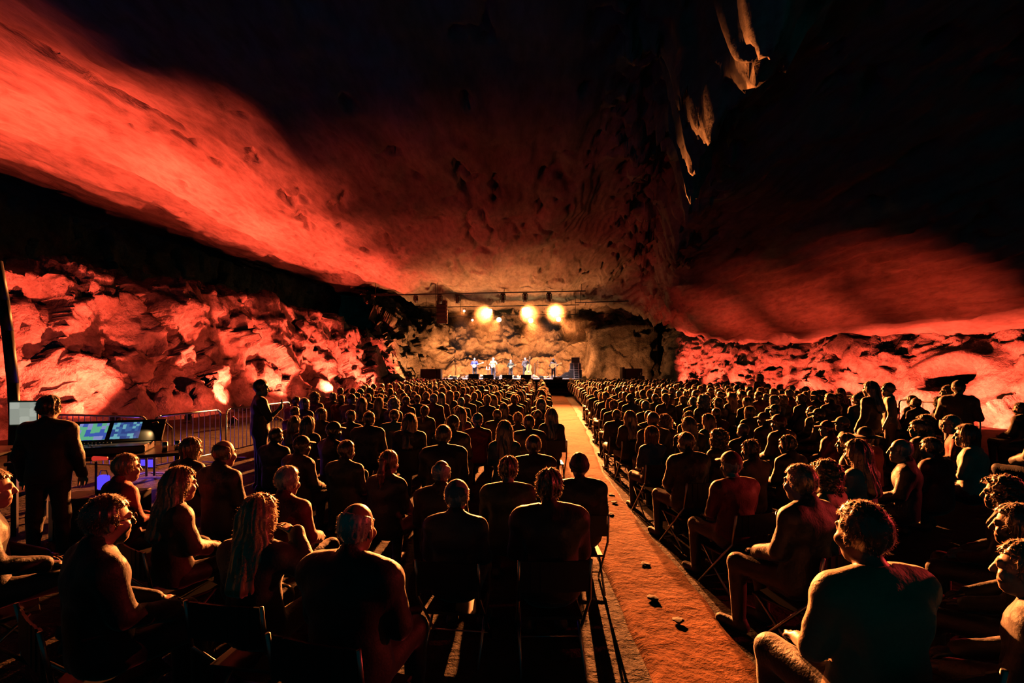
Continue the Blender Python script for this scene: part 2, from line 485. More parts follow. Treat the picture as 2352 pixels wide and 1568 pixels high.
uplight((9.8, 4.6, 0.0), (1.6, 2.2, 1.2), 1100, (1.0, 0.05, 0.04), 44, 'red wash light on a tall tripod pointed across the seats', RW, 1.0, 2.3)
# added fill lamps that keep the wall and ceiling shadows from going black
for y, pw in [(13.5, 700), (19.5, 800), (26, 900), (33, 700)]:
    x = lw_x(y)
    uplight((x + 5.2, y, 0.0), (x, y + 1.0, 3.2), pw, RED, 120, 'added red fill flood standing well off the jagged rock wall', LW, 1.0)
for y, tx, pw in [(16.0, -3.0, 500), (24.0, -2.0, 1000), (30.0, -1.0, 1300)]:
    x = lw_x(y)
    uplight((x + 6.0, y, 0.0), (tx, y + 6.0, 8.6), pw, RED, 95, 'added red fill flood aimed at the middle of the rock ceiling', LW, 1.0)

# ------------------------------------------------------------------ stage lamps
STAGE_Z = 1.2
BACK = [(1126, 714, 42.0), (1203, 712, 42.0), (1271, 711, 42.0), (1146, 734, 43.5), (1219, 736, 43.5), (1283, 733, 43.5), (1066, 714, 42.0), (1085, 735, 43.5)]
for i, (px, py, d) in enumerate(BACK):
    p = pix(px, py, d)
    pitch = (12, 12, 11, 20, 22, 20, 15, 15)[i]
    yaw = (-0.10, 0.10, -0.03, -0.2, 0.05, 0.25, 0.0, 0.1)[i]
    tgt = p + Vector((yaw, -1.0, -math.tan(math.radians(pitch)))) * 20
    spot('stage_beam', p, tgt, (300000, 300000, 330000, 13000, 22000, 13000, 2000, 2000)[i], AMBER, (26, 26, 26, 34, 34, 34, 30, 30)[i], 1.0, 0.12)
# ------------------------------------------------------------------ implicit bodies
class Field:
    """signed distances on a rectilinear grid; every primitive only touches its own neighbourhood"""
    def __init__(self, xs, ys, zs):
        self.ax = [np.asarray(a, np.float32) for a in (xs, ys, zs)]
        self.v = np.full((len(xs), len(ys), len(zs)), 0.5, np.float32)
    def box(self, lo, hi):
        sl = []
        for a, l, h in zip(self.ax, lo, hi):
            i = max(0, int(np.searchsorted(a, l)) - 1)
            j = min(len(a), int(np.searchsorted(a, h)) + 1)
            if j <= i:
                return None, None
            sl.append(slice(i, j))
        g = np.meshgrid(*[a[s] for a, s in zip(self.ax, sl)], indexing='ij')
        return tuple(sl), g
    def _add(self, sl, d, k):
        v = self.v[sl]
        if k > 0:
            h = np.clip(0.5 + 0.5 * (v - d) / k, 0, 1)
            self.v[sl] = v * (1 - h) + d * h - k * h * (1 - h)
        else:
            self.v[sl] = np.minimum(v, d)
    def cone(self, a, b, r0, r1=None, k=0.03, sc=(1, 1, 1), off=0.0):
        """tapered capsule, optionally squashed by sc about its middle"""
        r1 = r0 if r1 is None else r1
        a, b = np.array(a, np.float32), np.array(b, np.float32)
        m = (a + b) / 2
        s = np.array(sc, np.float32)
        R = max(r0, r1) + off + k + 0.03
        lo = np.minimum(a, b) - R * s; hi = np.maximum(a, b) + R * s
        sl, g = self.box(lo, hi)
        if sl is None: return self
        P = [(gg - mm) / ss for gg, mm, ss in zip(g, m, s)]
        A = (a - m) / s; B = (b - m) / s
        ab = B - A
        L = float(ab @ ab) + 1e-9
        t = np.clip(((P[0] - A[0]) * ab[0] + (P[1] - A[1]) * ab[1] + (P[2] - A[2]) * ab[2]) / L, 0, 1)
        d = np.sqrt((P[0] - A[0] - t * ab[0]) ** 2 + (P[1] - A[1] - t * ab[1]) ** 2 + (P[2] - A[2] - t * ab[2]) ** 2) - (r0 + (r1 - r0) * t)
        self._add(sl, d * float(min(s)) - off, k)
        return self
    def ell(self, c, r, k=0.03, off=0.0, cut=False):
        c = np.array(c, np.float32); r = np.array(r, np.float32) + off
        sl, g = self.box(c - r - k - 0.03, c + r + k + 0.03)
        if sl is None: return self
        P = [(gg - cc) / rr for gg, cc, rr in zip(g, c, r)]
        k0 = np.sqrt(P[0] ** 2 + P[1] ** 2 + P[2] ** 2) + 1e-6
        k1 = np.sqrt((P[0] / r[0]) ** 2 + (P[1] / r[1]) ** 2 + (P[2] / r[2]) ** 2) + 1e-6
        d = k0 * (k0 - 1) / k1
        if cut:
            self.v[sl] = np.maximum(self.v[sl], -d)
        else:
            self._add(sl, d, k)
        return self
    def clip(self, fn):
        g = np.meshgrid(*self.ax, indexing='ij')
        self.v = np.maximum(self.v, fn(*g)).astype(np.float32)
        return self
    def warp(self, fn, band=0.05):
        g = np.meshgrid(*self.ax, indexing='ij')
        m = np.abs(self.v) < band
        p = np.stack([gg[m] for gg in g], axis=1).astype(np.float64)
        self.v[m] += fn(p).astype(np.float32)
        return self
    def mesh(self, name, relax=1):
        v = self.v
        nx, ny, nz = v.shape
        ins = v < 0
        s = np.zeros((nx - 1, ny - 1, nz - 1), np.int8)
        for a in (0, 1):
            for b in (0, 1):
                for c in (0, 1):
                    s += ins[a:nx - 1 + a, b:ny - 1 + b, c:nz - 1 + c]
        act = np.argwhere((s > 0) & (s < 8))
        idx = np.full(s.shape, -1, np.int32)
        idx[act[:, 0], act[:, 1], act[:, 2]] = np.arange(len(act))
        cor = {}
        for a in (0, 1):
            for b in (0, 1):
                for c in (0, 1):
                    cor[(a, b, c)] = v[act[:, 0] + a, act[:, 1] + b, act[:, 2] + c]
        X, Y, Z = self.ax
        base = np.stack([X[act[:, 0]], Y[act[:, 1]], Z[act[:, 2]]], 1)
        size = np.stack([X[act[:, 0] + 1], Y[act[:, 1] + 1], Z[act[:, 2] + 1]], 1) - base
        acc = np.zeros((len(act), 3)); cnt = np.zeros(len(act))
        for ca in cor:
            for axis in range(3):
                if ca[axis] == 0:
                    cb = list(ca); cb[axis] = 1; cb = tuple(cb)
                    va, vb = cor[ca], cor[cb]
                    m = (va < 0) != (vb < 0)
                    t = np.where(m, va / np.where(m, va - vb, 1), 0)
                    p = np.tile(np.array(ca, float), (len(act), 1))
                    p[:, axis] = t
                    acc[m] += p[m]; cnt[m] += 1
        V = base + size * acc / np.maximum(cnt, 1)[:, None]
        quads = []
        for axis in range(3):
            sl0 = [slice(None)] * 3; sl1 = [slice(None)] * 3
            sl0[axis] = slice(0, -1); sl1[axis] = slice(1, None)
            ch = ins[tuple(sl0)] != ins[tuple(sl1)]
            e = np.argwhere(ch)
            o1, o2 = [(1, 2), (2, 0), (0, 1)][axis]
            ok = (e[:, o1] > 0) & (e[:, o2] > 0) & (e[:, o1] < v.shape[o1] - 1) & (e[:, o2] < v.shape[o2] - 1)
            e = e[ok]
            def cell(d1, d2):
                q = e.copy(); q[:, o1] += d1; q[:, o2] += d2
                return idx[q[:, 0], q[:, 1], q[:, 2]]
            Q = np.stack([cell(-1, -1), cell(0, -1), cell(0, 0), cell(-1, 0)], 1)
            neg = ins[e[:, 0], e[:, 1], e[:, 2]]
            Q[~neg] = Q[~neg][:, ::-1]
            quads.append(Q)
        Q = np.concatenate(quads)
        Q = Q[(Q >= 0).all(axis=1)]
        for _ in range(relax):
            a = np.zeros_like(V); c = np.zeros(len(V))
            for i in range(4):
                j = (i + 1) % 4
                np.add.at(a, Q[:, i], V[Q[:, j]]); np.add.at(c, Q[:, i], 1)
                np.add.at(a, Q[:, j], V[Q[:, i]]); np.add.at(c, Q[:, j], 1)
            V = V * 0.5 + 0.5 * a / np.maximum(c, 1)[:, None]
        return mesh_np(name, V, Q)

def axis_grid(lo, hi, coarse, zones=()):
    """coordinates with finer steps inside the zones (lo, hi, step)"""
    out = [lo]
    while out[-1] < hi:
        x = out[-1]; st = coarse
        for a, b, s in zones:
            if a <= x < b: st = min(st, s)
        out.append(x + st)
    return np.array(out)

def lerp(a, b, t): return tuple(x + (y - x) * t for x, y in zip(a, b))

# ---- poses: joints in metres, the person faces +y, feet on z = 0
def pose_sit(build=1.0, lean=0.0, hands='lap', head_turn=0.0):
    w = 0.175 * build
    J = dict(pelvis=(0, 0.0, 0.545), waist=(0, -0.025 + lean * 0.3, 0.70), chest=(0, -0.03 + lean * 0.7, 0.90), neck=(0, -0.02 + lean, 1.065), head=(0, 0.025 + lean * 1.15, 1.21))
    for s, n in ((-1, 'l'), (1, 'r')):
        J['sh_' + n] = (s * w, -0.03 + lean * 0.9, 1.0)
        J['el_' + n] = (s * (w + 0.042), 0.03 + lean, 0.76)
        J['wr_' + n] = (s * 0.115, 0.27, 0.665)
        J['ha_' + n] = (s * 0.075, 0.345, 0.655)
        J['hip_' + n] = (s * 0.095, 0.02, 0.53)
        J['kn_' + n] = (s * 0.13, 0.44, 0.53)
        J['an_' + n] = (s * 0.135, 0.42, 0.085)
        J['to_' + n] = (s * 0.15, 0.58, 0.035)
    if hands == 'up_r':
        J['el_r'] = (w + 0.17, 0.03, 0.90); J['wr_r'] = (w + 0.03, 0.10, 1.10); J['ha_r'] = (w - 0.06, 0.09, 1.16)
    return J

def pose_stand(build=1.0, hands='down'):
    w = 0.18 * build
    J = dict(pelvis=(0, 0, 0.93), waist=(0, 0.0, 1.08), chest=(0, 0.0, 1.29), neck=(0, -0.01, 1.455), head=(0, 0.02, 1.615))
    for s, n in ((-1, 'l'), (1, 'r')):
        J['sh_' + n] = (s * w, 0, 1.40)
        J['el_' + n] = (s * (w + 0.06), 0.0, 1.13)
        J['wr_' + n] = (s * (w + 0.07), 0.10, 0.90)
        J['ha_' + n] = (s * (w + 0.065), 0.13, 0.82)
        J['hip_' + n] = (s * 0.09, 0, 0.90)
        J['kn_' + n] = (s * 0.11, 0.01, 0.49)
        J['an_' + n] = (s * 0.125, -0.01, 0.085)
        J['to_' + n] = (s * 0.15, 0.14, 0.035)
    if hands == 'play':       # fretting hand out to the side, picking hand at the belly
        J['el_r'] = (w + 0.13, -0.04, 1.16); J['wr_r'] = (0.12, 0.2, 1.10); J['ha_r'] = (0.05, 0.22, 1.09)
        J['el_l'] = (-w - 0.15, 0.02, 1.15); J['wr_l'] = (-0.36, 0.24, 1.22); J['ha_l'] = (-0.39, 0.27, 1.27)
    if hands == 'front':
        for s, n in ((-1, 'l'), (1, 'r')):
            J['el_' + n] = (s * (w + 0.08), 0.02, 1.13); J['wr_' + n] = (s * 0.11, 0.24, 1.12); J['ha_' + n] = (s * 0.06, 0.29, 1.14)
    if hands == 'phone':
        J['el_r'] = (w + 0.06, 0.1, 1.15); J['wr_r'] = (0.12, 0.28, 1.30); J['ha_r'] = (0.08, 0.31, 1.37)
        J['el_l'] = (-w - 0.05, 0.06, 1.13); J['wr_l'] = (-0.02, 0.25, 1.12); J['ha_l'] = (0.06, 0.27, 1.12)
    if hands == 'bass':
        J['el_r'] = (w + 0.10, 0.08, 1.14); J['wr_r'] = (0.16, 0.32, 1.04); J['ha_r'] = (0.10, 0.37, 1.0)
        J['el_l'] = (-w - 0.10, 0.14, 1.30); J['wr_l'] = (-0.10, 0.30, 1.50); J['ha_l'] = (-0.02, 0.33, 1.55)
    return J

def head_prims(f, H, off=0.0, face=True):
    hx, hy, hz = H
    f.ell((hx, hy - 0.012, hz + 0.035), (0.078, 0.096, 0.098), 0.02, off)          # skull
    f.ell((hx, hy + 0.028, hz - 0.035), (0.060, 0.066, 0.085), 0.03, off)          # face
    if face:
        f.cone((hx, hy + 0.055, hz - 0.105), (hx, hy + 0.068, hz - 0.098), 0.026, 0.022, 0.03)         # chin
        f.cone((hx, hy + 0.092, hz + 0.012), (hx, hy + 0.110, hz - 0.030), 0.011, 0.016, 0.012)        # nose
        f.cone((hx - 0.035, hy + 0.085, hz + 0.025), (hx + 0.035, hy + 0.085, hz + 0.025), 0.012, 0.012, 0.012)   # brow
        f.cone((hx - 0.018, hy + 0.086, hz - 0.066), (hx + 0.018, hy + 0.086, hz - 0.066), 0.010, 0.010, 0.012)   # lips
        for s in (-1, 1):
            f.ell((hx + s * 0.030, hy + 0.086, hz + 0.004), (0.013, 0.010, 0.009), 0.006)              # eyes
            f.ell((hx + s * 0.079, hy - 0.008, hz - 0.012), (0.010, 0.020, 0.033), 0.006)              # ears
            f.ell((hx + s * 0.045, hy + 0.064, hz - 0.035), (0.022, 0.025, 0.024), 0.02)               # cheeks

def torso_prims(f, J, build, off=0.0, bust=False):
    f.cone((J['pelvis'][0] - 0.06 * build, *J['pelvis'][1:]), (J['pelvis'][0] + 0.06 * build, *J['pelvis'][1:]), 0.115 * build, k=0.05, off=off)
    f.cone(J['waist'], J['chest'], 0.118 * build, 0.128 * build, 0.06, (1.18, 0.86, 1), off)
    f.cone(J['pelvis'], J['waist'], 0.122 * build, 0.115 * build, 0.06, (1.15, 0.88, 1), off)
    c = J['chest']
    f.cone((c[0] - 0.075 * build, c[1], c[2] + 0.03), (c[0] + 0.075 * build, c[1], c[2] + 0.03), 0.105 * build, k=0.05, off=off)
    f.cone(lerp(J['sh_l'], J['neck'], 0.10), lerp(J['sh_r'], J['neck'], 0.10), 0.060 * build, k=0.05, off=off)
    n = J['neck']
    for s in ('l', 'r'):
        f.cone(J['sh_' + s], (n[0] * 0.7, n[1] - 0.01, n[2] + 0.012), 0.056 * build, 0.042, 0.05, off=off)      # slope of the shoulder
    if bust:
        for s in (-1, 1):
            f.ell((c[0] + s * 0.065, c[1] + 0.085, c[2] + 0.01), (0.06, 0.055, 0.06), 0.05, off)

def arm_prims(f, J, build, off=0.0, to=1.0):
    for s in ('l', 'r'):
        f.cone(J['sh_' + s], J['el_' + s], 0.054 * build, 0.043, 0.03, off=off)
        if to >= 1:
            f.cone(J['el_' + s], J['wr_' + s], 0.043, 0.031, 0.02, off=off)

def leg_prims(f, J, build, off=0.0, feet=True):
    for s in ('l', 'r'):
        f.cone(J['hip_' + s], J['kn_' + s], 0.086 * build, 0.060, 0.04, off=off)
        f.cone(J['kn_' + s], J['an_' + s], 0.058, 0.040, 0.03, off=off)
        if feet:
            f.cone((J['an_' + s][0], J['an_' + s][1] - 0.03, 0.045), J['to_' + s], 0.045, 0.034, 0.03)

def hand_prims(f, J):
    for s, sg in (('l', -1), ('r', 1)):
        w, h = np.array(J['wr_' + s]), np.array(J['ha_' + s])
        d = (h - w) / (np.linalg.norm(h - w) + 1e-6)
        up = np.array([0, 0, 1.0]) if abs(d[2]) < 0.8 else np.array([0, 1.0, 0])
        side = np.cross(d, up); side /= np.linalg.norm(side)
        palm = np.cross(side, d)
        f.cone(w, w + d * 0.03, 0.028, 0.03, 0.015)
        for i, L in enumerate((0.068, 0.078, 0.073, 0.058)):
            b = w + d * 0.075 + side * (0.0225 * (i - 1.5))
            f.cone(w + d * 0.02 + side * (0.013 * (i - 1.5)), b, 0.015, 0.0115, 0.008)
            m = b + d * L * 0.5 - palm * 0.008
            e = m + d * L * 0.35 - palm * L * 0.35
            f.cone(b, m, 0.0095, 0.009, 0.003)
            f.cone(m, e, 0.009, 0.008, 0.003)
        t0 = w + d * 0.025 - side * sg * 0.025 * -1
        f.cone(t0, t0 + d * 0.035 + side * sg * 0.022 - palm * 0.01, 0.012, 0.010, 0.006)
        f.cone(t0 + d * 0.035 + side * sg * 0.022 - palm * 0.01, t0 + d * 0.062 + side * sg * 0.022 - palm * 0.02, 0.010, 0.008, 0.004)

def grid_for(J, c=0.02, fine=0.008):
    pts = np.array(list(J.values()))
    lo = pts.min(0) - np.array([0.13, 0.20, 0.10]); hi = pts.max(0) + np.array([0.13, 0.16, 0.16])
    H = J['head']
    hz = [(H[2] - 0.16, H[2] + 0.16, fine)]
    hx = [(H[0] - 0.10, H[0] + 0.10, fine)]
    hy = [(H[1] - 0.12, H[1] + 0.14, fine)]
    for s in ('l', 'r'):
        P = J['ha_' + s]
        hx.append((P[0] - 0.07, P[0] + 0.07, 0.009)); hy.append((P[1] - 0.09, P[1] + 0.09, 0.009)); hz.append((P[2] - 0.06, P[2] + 0.06, 0.009))
    return axis_grid(lo[0], hi[0], c, hx), axis_grid(lo[1], hi[1], c, hy), axis_grid(max(-0.01, lo[2]), hi[2], c, hz)

def grid_box(J, c, zlo=None, zhi=None, pad=0.12):
    pts = np.array([v for k, v in J.items() if k != 'head'])
    lo = pts.min(0) - pad; hi = pts.max(0) + pad
    lo[1] -= 0.05; hi[1] += 0.02
    if zlo is not None: lo[2] = zlo
    if zhi is not None: hi[2] = zhi
    return axis_grid(lo[0], hi[0], c), axis_grid(lo[1], hi[1], c), axis_grid(lo[2], hi[2], c)

def make_body(J, build):
    f = Field(*grid_for(J))
    torso_prims(f, J, build * 0.97)
    arm_prims(f, J, build * 0.97)
    leg_prims(f, J, build * 0.96)
    H = J['head']; n = J['neck']
    f.cone((n[0], n[1], n[2] - 0.03), (H[0], H[1] - 0.02, H[2] - 0.06), 0.056, 0.052, 0.025)
    head_prims(f, H)
    hand_prims(f, J)
    f.clip(lambda x, y, z: -z)
    return f.mesh('person')

def make_top(J, build, kind='jacket', seed=0, c=0.016):
    """shirt or jacket: a shell over torso and arms, open at neck and cuffs"""
    f = Field(*grid_box(J, c))
    off = {'tee': 0.012, 'jacket': 0.024, 'hoodie': 0.026}[kind]
    torso_prims(f, J, build, off)
    arm_prims(f, J, build, off, 1.0 if kind != 'tee' else 0.0)
    n = J['neck']
    if kind == 'jacket':
        f.cone((n[0], n[1] - 0.01, n[2] - 0.02), (n[0], n[1] - 0.005, n[2] + 0.035), 0.072, 0.076, 0.02)
    if kind == 'hoodie':
        f.ell((n[0], n[1] - 0.085, n[2] - 0.01), (0.105, 0.06, 0.055), 0.03)
        f.cone((n[0], n[1] - 0.01, n[2] - 0.02), (n[0], n[1], n[2] + 0.02), 0.075, 0.078, 0.03)
    f.ell((n[0], n[1] + 0.02, n[2] + 0.045), (0.062, 0.064, 0.05), cut=True)
    zc = J['pelvis'][2] - (0.06 if kind == 'tee' else 0.075)
    f.clip(lambda x, y, z: zc - z)
    if kind == 'tee':
        for s in ('l', 'r'):
            a, b = np.array(J['sh_' + s]), np.array(J['el_' + s])
            f.cone(a, a + (b - a) * 0.62, 0.062 * build, 0.060, 0.02, off=0.004)
    # folds
    amp = 0.006 if kind == 'tee' else 0.009
    f.warp(lambda p: amp * ridged(p * np.array([7, 7, 5]), 700 + seed, 2) + 0.003 * vnoise(p * 22, 720 + seed))
    return f.mesh('top')

def make_trousers(J, build, c=0.02):
    f = Field(*grid_box(J, c, zlo=0.03, zhi=J['pelvis'][2] + 0.17))
    p = J['pelvis']
    f.cone((p[0] - 0.06 * build, p[1], p[2]), (p[0] + 0.06 * build, p[1], p[2]), 0.118 * build, k=0.05, off=0.008)
    f.cone(p, J['waist'], 0.124 * build, 0.115 * build, 0.05, (1.15, 0.88, 1), 0.006)
    leg_prims(f, J, build, 0.014, feet=False)
    f.clip(lambda x, y, z: np.maximum(0.075 - z, z - (p[2] + 0.13)))
    f.warp(lambda q: 0.006 * ridged(q * 6, 731, 2))
    return f.mesh('trousers')

def make_shoe(J, side):
    f = Field(*grid_box(J, 0.014, zlo=-0.012, zhi=0.16))
    for s in (side,):
        a = J['an_' + s]
        f.cone((a[0], a[1] - 0.035, 0.05), J['to_' + s], 0.05, 0.04, 0.02)
        f.cone((a[0], a[1] - 0.01, 0.06), (a[0], a[1] - 0.01, 0.10), 0.05, 0.048, 0.02)
    f.clip(lambda x, y, z: np.maximum(-z, z - 0.115))
    return f.mesh('shoe', 0)

# ---- hair and hats about a head centre at the origin (child of the body, placed at the head joint)
def hair_grid(lo, hi, c=0.0075): return [axis_grid(a, b, c) for a, b in zip(lo, hi)]
def strands(seed, amp=0.006, ang=26, zz=5):
    def fn(p):
        th = np.arctan2(p[:, 0], -p[:, 1]) * ang / PI
        q = np.stack([th + 0.8 * vnoise(p * 9, seed), p[:, 2] * zz * 3, p[:, 2] * 0], 1)
        return amp * vnoise(q, seed + 1) + amp * 0.7 * vnoise(q * np.array([2.3, 1.6, 1]), seed + 2)
    return fn
def face_cut(z_front=0.062, y0=0.045):
    return lambda x, y, z: np.minimum(0.9 * (y - y0 + 0.35 * np.maximum(-z - 0.02, 0)), -(z - z_front)) - 0.0

def make_hair(kind, seed=0):
    lo, hi = [-0.15, -0.20, -0.16], [0.15, 0.14, 0.19]
    if kind == 'long': lo = [-0.17, -0.27, -0.44]
    if kind == 'tail': lo = [-0.15, -0.26, -0.34]
    if kind == 'curly': lo, hi = [-0.2, -0.24, -0.22], [0.2, 0.16, 0.24]
    f = Field(*hair_grid(lo, hi))
    sk = (0, -0.012, 0.035)
    if kind in ('short', 'tousled'):
        f.ell(sk, (0.078, 0.096, 0.098), 0.02, 0.013)
        f.clip(face_cut(0.075, 0.02))
        f.clip(lambda x, y, z: (-0.062 - z) + 0.35 * (y + 0.05))
        f.warp(strands(seed, 0.005 if kind == 'short' else 0.012, 22, 6))
    elif kind == 'balding':
        f.ell(sk, (0.078, 0.096, 0.098), 0.02, 0.008)
        f.clip(face_cut(0.2, 0.0))
        f.clip(lambda x, y, z: np.maximum((-0.060 - z) + 0.35 * (y + 0.05), z - 0.068 + 0.5 * y))
        f.warp(strands(seed, 0.003, 30, 6))
    elif kind == 'bob':
        f.ell((0, -0.015, 0.035), (0.080, 0.098, 0.100), 0.02, 0.022)
        f.cone((-0.055, -0.03, 0.0), (-0.062, -0.02, -0.11), 0.045, 0.042, 0.03)
        f.cone((0.055, -0.03, 0.0), (0.062, -0.02, -0.11), 0.045, 0.042, 0.03)
        f.cone((0, -0.06, 0.0), (0, -0.065, -0.11), 0.06, 0.055, 0.04)
        f.clip(face_cut(0.085, 0.045))
        f.warp(strands(seed, 0.007, 24, 3))
    elif kind == 'long':
        f.ell((0, -0.015, 0.035), (0.080, 0.098, 0.100), 0.02, 0.02)
        f.cone((-0.06, -0.03, 0.0), (-0.085, -0.115, -0.25), 0.045, 0.04, 0.04)
        f.cone((0.06, -0.03, 0.0), (0.085, -0.115, -0.25), 0.045, 0.04, 0.04)
        f.cone((-0.03, -0.065, 0.0), (-0.035, -0.17, -0.35), 0.062, 0.05, 0.05)
        f.cone((0.03, -0.065, 0.0), (0.035, -0.17, -0.35), 0.062, 0.05, 0.05)
        f.clip(face_cut(0.085, 0.045))
        f.warp(strands(seed, 0.009, 22, 2))
    elif kind == 'tail':
        f.ell(sk, (0.078, 0.096, 0.098), 0.02, 0.010)
        f.clip(face_cut(0.075, 0.02))
        f.clip(lambda x, y, z: (-0.066 - z) + 0.35 * (y + 0.05))
        f.ell((0, -0.125, 0.045), (0.03, 0.03, 0.03), 0.02)
        f.cone((0, -0.13, 0.04), (0.005, -0.165, -0.08), 0.03, 0.034, 0.02)
        f.cone((0.005, -0.165, -0.08), (0.0, -0.155, -0.28), 0.034, 0.012, 0.02)
        f.warp(strands(seed, 0.005, 26, 2))
    elif kind == 'bun':
        f.ell(sk, (0.078, 0.096, 0.098), 0.02, 0.010)
        f.clip(face_cut(0.075, 0.02))
        f.clip(lambda x, y, z: (-0.066 - z) + 0.35 * (y + 0.05))
        f.ell((0, -0.09, 0.115), (0.042, 0.042, 0.040), 0.015)
        f.warp(strands(seed, 0.005, 26, 5))
    elif kind == 'curly':
        f.ell((0, -0.02, 0.03), (0.080, 0.100, 0.100), 0.02, 0.035)
        f.cone((-0.06, -0.03, 0.0), (-0.07, -0.04, -0.12), 0.06, 0.055, 0.04)
        f.cone((0.06, -0.03, 0.0), (0.07, -0.04, -0.12), 0.06, 0.055, 0.04)
        f.cone((0, -0.07, 0.0), (0, -0.08, -0.13), 0.075, 0.065, 0.04)
        f.clip(face_cut(0.10, 0.05))
        f.warp(lambda p: 0.020 * vnoise(p * 34, seed) + 0.012 * vnoise(p * 70, seed + 3), 0.06)
    elif kind == 'beard':
        f = Field(*hair_grid([-0.10, -0.06, -0.24], [0.10, 0.14, 0.02]))
        f.ell((0, 0.035, -0.075), (0.060, 0.062, 0.062), 0.02, 0.012)
        f.cone((0, 0.07, -0.11), (0, 0.075, -0.17), 0.045, 0.02, 0.03)
        f.clip(lambda x, y, z: np.maximum(z + 0.045, -(y - 0.0)))
        f.warp(lambda p: 0.006 * vnoise(p * 60, seed))
    return f.mesh('hair', 0)

def add_fuzz(me, n, seed, length=0.016, width=0.0024):
    """loose strands that stand off a hairdo: thin blades growing out of its surface"""
    nv = len(me.vertices)
    V = np.zeros(nv * 3, np.float32); me.vertices.foreach_get('co', V); V = V.reshape(-1, 3).astype(float)
    Q = np.zeros(len(me.polygons) * 4, np.int32); me.polygons.foreach_get('vertices', Q); Q = Q.reshape(-1, 4)
    N = np.cross(V[Q[:, 2]] - V[Q[:, 0]], V[Q[:, 3]] - V[Q[:, 1]])
    A = np.linalg.norm(N, axis=1)
    r = np.random.RandomState(seed)
    c = V[Q].mean(1)
    w = A * (c[:, 2] > -0.30)
    f = r.choice(len(Q), n, p=w / w.sum())
    nn = N[f] / A[f][:, None]
    p = c[f] + r.normal(0, 0.002, (n, 3))
    dirn = nn * 0.75 + r.normal(0, 0.35, (n, 3)) + np.array([0, 0, -0.35])
    dirn /= np.linalg.norm(dirn, axis=1)[:, None]
    sd = np.cross(dirn, r.normal(0, 1, (n, 3))); sd /= np.linalg.norm(sd, axis=1)[:, None]
    L = length * r.uniform(0.5, 1.3, n)[:, None]
    W = width
    a = p - nn * 0.002 - sd * W / 2; b = p - nn * 0.002 + sd * W / 2
    t = p + dirn * L + np.array([0, 0, -0.25]) * L
    FV = np.concatenate([V, a, b, t + sd * W * 0.2, t - sd * W * 0.2])
    i = np.arange(n) + nv
    FQ = np.concatenate([Q, np.stack([i, i + n, i + 2 * n, i + 3 * n], 1)])
    m2 = mesh_np(me.name, FV, FQ)
    mi = np.zeros(len(FQ), np.int32); mi[len(Q):] = 1
    m2.polygons.foreach_set('material_index', mi)
    return m2

def make_hat(kind):
    """crown mesh and brim mesh"""
    f = Field(*hair_grid([-0.13, -0.16, 0.0], [0.13, 0.14, 0.26], 0.008))
    g = None
    if kind == 'cap':
        f.ell((0, -0.010, 0.045), (0.080, 0.098, 0.095), 0.02, 0.014)
        f.clip(lambda x, y, z: 0.042 + 0.12 * y - z)
        f.ell((0, -0.02, 0.152), (0.009, 0.009, 0.008), 0.006)
        g = Field(*hair_grid([-0.12, 0.02, 0.0], [0.12, 0.24, 0.12], 0.007))
        g.ell((0, 0.085, 0.052), (0.082, 0.105, 0.40), 0.0)
        g.clip(lambda x, y, z: np.maximum(np.abs(z - (0.064 - 0.9 * x * x * 3 - 0.22 * (y - 0.08))) - 0.006, 0.068 - y - 0.9 * x * x))
    elif kind == 'beanie':
        f.ell((0, -0.014, 0.045), (0.080, 0.098, 0.105), 0.02, 0.018)
        f.clip(lambda x, y, z: 0.020 + 0.35 * y - z)
        f.warp(lambda p: 0.003 * np.sin(np.arctan2(p[:, 0], p[:, 1]) * 40))
        g = Field(*hair_grid([-0.14, -0.16, -0.04], [0.14, 0.14, 0.14], 0.008))
        g.ell((0, -0.014, 0.045), (0.080, 0.098, 0.105), 0.02, 0.026)
        g.clip(lambda x, y, z: np.maximum(0.015 + 0.35 * y - z, z - 0.065 - 0.35 * y))
    elif kind in ('brim', 'cowboy'):
        f.ell((0, -0.010, 0.075), (0.080, 0.098, 0.095), 0.02, 0.010)
        f.clip(lambda x, y, z: 0.050 - z)
        if kind == 'cowboy':
            f.ell((0, -0.01, 0.185), (0.028, 0.09, 0.03), cut=True)
        g = Field(*hair_grid([-0.23, -0.25, 0.0], [0.23, 0.24, 0.15], 0.010))
        R = 0.20 if kind == 'brim' else 0.185
        g.ell((0, -0.01, 0.055), (R, R * 1.08, 0.5), 0.0)
        cu = 0.9 if kind == 'brim' else -2.2
        g.clip(lambda x, y, z: np.abs(z - (0.058 - cu * x * x - 0.5 * (y + 0.01) ** 2)) - 0.0075)
    return f.mesh('crown'), (g.mesh('brim', 0) if g else None)

